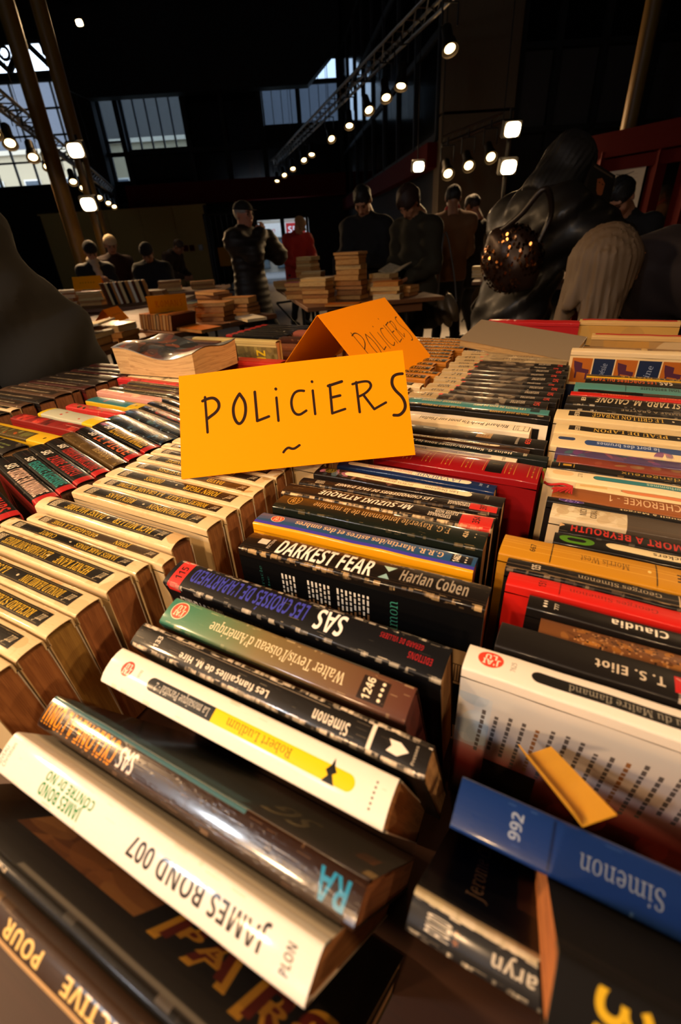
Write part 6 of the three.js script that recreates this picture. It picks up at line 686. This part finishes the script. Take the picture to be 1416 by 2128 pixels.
// ================================================================ THE OTHER TABLES
const FT = .9;
trestle('plain plank trestle table before the reading couple, piled with books', -1.788, -3.6225, 1.0, 1.1, FT, R(41.3), tableWood, 3);
trestle('plank trestle table behind the one of the reading couple', -2.5755, -4.26, .65, .8, FT, R(41.3), tableWood, 3);
trestle('table with white display cards beyond the tan corduroy jacket', -.45, -5.1, 1.5, .75, FT, R(10), tableWood, 3);
{ const p = hall(2.3, 0, 2.95); trestle('trestle table with magazines beside the red doors', p.x, p.z, 1.3, .7, FT, YAW, tableWood, 3); }
trestle('plank table end nearest the olive coat, carrying an open book', -2.73, -1.29, 1.4, .9, FT, R(13), tableWood, 4);
trestle('plank table carrying the upright card with red letters', -2.64, -2.4, 1.4, .76, FT, R(-12), tableWood, 4);
{ const p = hall(-2.15, 0, 4.65), q = hall(-2.05, 0, 5.85); trestle('table crowded with books before the seated vendors, first of two', p.x, p.z, 1.7, .8, FT, YAW, tableWood, 3); trestle('table crowded with books before the seated vendors, second of two', q.x, q.z, 1.8, .7, FT, YAW, tableWood, 3); }
// the reading couple's table
const g2 = 'books piled before the reading couple';
[[-2.2, -3.42, 'the low red-topped pile at the table corner', ['tan', 'brown', 'tan', 'red'], .1], [-2.72, -4.42, 'the tall pale pile at the back of the table corner', ['tan', 'cream', 'tan', 'tan', 'orange', 'tan', 'tan', 'cream', 'tan', 'cream'], -.2], [-2.36, -3.9, 'the leaning pile behind the red-topped one', ['tan', 'orange', 'tan', 'cream', 'tan', 'cream'], .15], [-1.88, -3.17, 'the cream-topped pile at the table front', ['tan', 'brown', 'tan', 'tan', 'cream', 'cream'], .05], [-1.72, -3.39, 'the biggest pile of the reading couple', ['tan', 'brown', 'black', 'brown', 'tan', 'tan', 'cream', 'tan', 'tan', 'tan'], .02], [-1.85, -3.85, 'the small pile right of the biggest one', ['brown', 'tan', 'cream', 'white'], .3], [-1.56, -3.62, 'the red and white pile by the olive woman', ['tan', 'cream', 'white', 'red', 'cream'], -.1], [-1.42, -3.38, 'the low mixed pile in front of the olive woman', ['white', 'tan', 'cream', 'orange'], .12], [-1.38, -3.58, 'the low pile at the far end by the handbag', ['brown', 'tan', 'tan'], -.3]].forEach(([x, z, d, k, t]) => stack(d, V(x, 0, z), FT, k, t, 1.12, g2));
lay('orange', 'single tan book lying under the peak of the tent card', [-1.28, FT + .0006, -3.26 + .5], R(12), g2, [1.3, .5, 1.1]).position.set(-1.6, FT + .0006, -3.02);
[[-2.62, -4.05, 'the pile behind the quilted jacket', ['tan', 'red', 'tan', 'brown'], .4], [-2.86, -4.2, 'the pale pile behind the quilted jacket', ['cream', 'tan', 'tan'], -.2], [-2.5, -4.45, 'the pile near the man in red', ['tan', 'brown', 'tan'], .2]].forEach(([x, z, d, k, t]) => stack(d, V(x, 0, z), FT, k, t, 1.1));
// display cards and boxes beyond
[[-1.02, -4.85, .3], [-.85, -4.9, -.4]].forEach(([x, z, t], i) => { const o = thing('display_card', `small white standing card, ${ORD[i]} on the table beyond the tan corduroy jacket`, 'card', [x, FT, z], t, 'white cards'); const m = part('front_panel', sheet(.13, .18, .002, .002), std({ color: '#d8c8a8', roughness: .8 }), o); m.rotation.x = -.25; const b = part('back_panel', sheet(.13, .18, .002, .002), std({ color: '#c8b890', roughness: .8 }), o); b.rotation.x = .25; b.position.z = -.09; });
stack('the white pile beside the standing cards', V(-1.12, 0, -5.1), FT, ['white', 'white', 'cream'], .2, 1.3);
// magazines by the red doors
{ const P = (s, f) => hall(s, 0, f); uprightRow('the upright magazines by the red doors', P(1.92, 2.92), FT + .11, 9, YAW, ['white', 'cream', 'tan', 'white'], .12); uprightRow('the tilted magazines below the white poster', P(1.98, 3.17), FT + .13, 8, YAW, ['white', 'cream', 'white', 'tan'], .1);
  stack('the flat pile under the magazines', P(1.95, 2.74), FT, ['tan', 'cream', 'tan'], YAW, 1.4); stack('the second flat pile under the magazines', P(2.25, 2.76), FT, ['cream', 'tan', 'white'], YAW, 1.4); stack('the orange-topped pile by the red doors', P(1.8, 3.2), FT, ['tan', 'cream', 'tan', 'cream', 'tan', 'orange', 'red'], YAW, 1.3);
  const bxm = std({ color: '#8a7048', roughness: .9 }); [[2.05, 2.9, .7, .1, .24], [2.12, 3.17, .6, .12, .2]].forEach(([s, f, w, h, d], i) => { const o = thing('book_tray', `shallow cardboard tray, ${['front', 'rear'][i]} one under the magazines`, 'tray', P(s, f).setY(FT), YAW); part('bottom', boxG(w, h, d, 0, h / 2, 0), bxm, o); part('lip', mergeGeometries([boxG(w, .03, .004, 0, h + .015, d / 2), boxG(w, .03, .004, 0, h + .015, -d / 2)]), bxm, o); }); }
// the plank tables at the side
stack('the pile with the open book by the olive coat', V(-2.13, 0, -1.42), FT, ['brown', 'tan', 'white'], R(20), 1.3);
{ const o = thing('open_book', 'open white-paged book lying on the pile by the olive coat', 'book', [-2.12, FT + .098, -1.42], R(30)); for (const q of [-1, 1]) { const g = rbox(.13, .01, .19, .003, q * .065, .008, 0, 2); g.rotateZ(q * .12); part('pages', paint(g, '#ecdcb4'), pageMat, o); } part('cover', paint(boxG(.27, .002, .195, 0, .0, 0), '#8a5a30'), coverMat, o); }
[[-2.3, -1.62, 'the dark pile behind the open book', ['black', 'red', 'brown'], .5], [-2.22, -1.66, 'the pale-topped pile behind the open book', ['tan', 'tan', 'white'], .1], [-2.65, -1.55, 'the pile hidden behind the olive coat', ['tan', 'brown', 'cream', 'tan'], .3]].forEach(([x, z, d, k, t]) => stack(d, V(x, 0, z), FT, k, t, 1.2));
uprightRow('the slanting row under the card with red letters', V(-2.34, 0, -2.03), FT, 11, R(-4), ['orange', 'tan', 'orange', 'brown', 'orange', 'tan', 'green'], .2, 'books under the card with red letters', .74);
[[-2.12, -2.33, 'the brown pile beside the slanting row', ['brown', 'orange', 'brown', 'tan'], .2], [-2.1, -2.55, 'the rear pile at the plank table edge', ['tan', 'brown', 'black', 'tan'], .1], [-2.32, -2.56, 'the orange pile behind the table edge', ['orange', 'tan', 'orange', 'brown', 'tan'], -.2], [-2.55, -2.5, 'the green-topped pile behind the slanting row', ['brown', 'tan', 'green'], .3]].forEach(([x, z, d, k, t]) => stack(d, V(x, 0, z), FT, k, t, 1.15, 'books piled at the plank table edge'));
lay('orange', 'wide orange-tan folder lying at the plank table edge', [-1.97, FT + .0006, -2.0], R(-12), 'books piled at the plank table edge', [1.5, .7, 1.2]); lay('white', 'flat cream book at the very corner of the plank table', [-1.88, FT + .0006, -2.42 - .35], R(-30), 'books piled at the plank table edge', [1.2, .6, 1.1]).position.set(-1.9, FT + .0006, -2.38);
const romans = cardTex(768, 364, 'ROMANS~', [[.2, .3, .29, .66], [.32, .3, .4, .66], [.43, .3, .54, .66], [.57, .3, .66, .66], [.69, .3, .77, .66], [.81, .3, .88, .66], [.46, .8, .52, .84]], '#d0481c', 8);
card('distant yellow card with pale red handwritten word', [-2.205, CAM_Y - .31 + .012, -2.04], .895, .377, -.013, .21, .0995, romans, R(60), .001);
stack('the pile under the smallest yellow card', V(-4.12, 0, -2.97), FT, ['tan', 'brown', 'cream', 'tan', 'cream'], YAW, 1.2);
const blank = canvasTex(256, 128, (c, w, h) => { c.fillStyle = cardC; c.fillRect(0, 0, w, h); c.fillStyle = '#c87a10'; for (let i = 0; i < 6; i++) c.fillRect(60 + i * 24, 56, 12, 14); });
card('small tent-folded yellow card lying low on the plank table', [-2.82, FT + .004, -2.2], 2.027, -.62, 0, .21, .1, blank, R(84), .001);
card('smallest yellow card farthest off, before the seated vendors', [-4.12, FT + .13, -2.95], YAW + .15, -.4, 0, .24, .11, blank, R(60), .001);
{ const P = (s, f) => hall(s, 0, f); uprightRow('the long upright row of thin cases before the vendors', P(-1.95, 4.5), FT + .0, 14, YAW + .5, ['brown', 'cream', 'black', 'tan', 'white'], -.16, 'thin cases before the vendors'); uprightRow('the second upright row before the vendors', P(-2.75, 4.55), FT, 10, YAW, ['cream', 'tan', 'white', 'brown'], 0, 'thin cases before the vendors');
  [[-1.6, 4.75, 'the brown pile at the end of the crowded table', ['brown', 'tan', 'brown']], [-2.45, 4.85, 'the glossy pile behind the upright cases', ['white', 'black', 'white', 'brown', 'white']], [-2.1, 4.95, 'the shiny-topped pile behind the upright cases', ['brown', 'white', 'black', 'white', 'white']]].forEach(([s, f, d, k]) => stack(d, P(s, f), FT, k, YAW, 1.3));
  [[-2.6, 5.75, 'the pile before the woman with the scarf', ['brown', 'tan', 'cream', 'brown']], [-2.15, 5.8, 'the pile before the navy jacket', ['tan', 'brown', 'cream', 'tan', 'white']], [-1.75, 5.8, 'the mixed pile beside the navy jacket', ['cream', 'red', 'tan', 'brown']], [-1.4, 5.85, 'the end pile beyond the quilted jacket', ['tan', 'brown', 'tan']]].forEach(([s, f, d, k]) => stack(d, P(s, f), FT, k, YAW + .2, 1.4)); }
renderer.render(scene, camera);
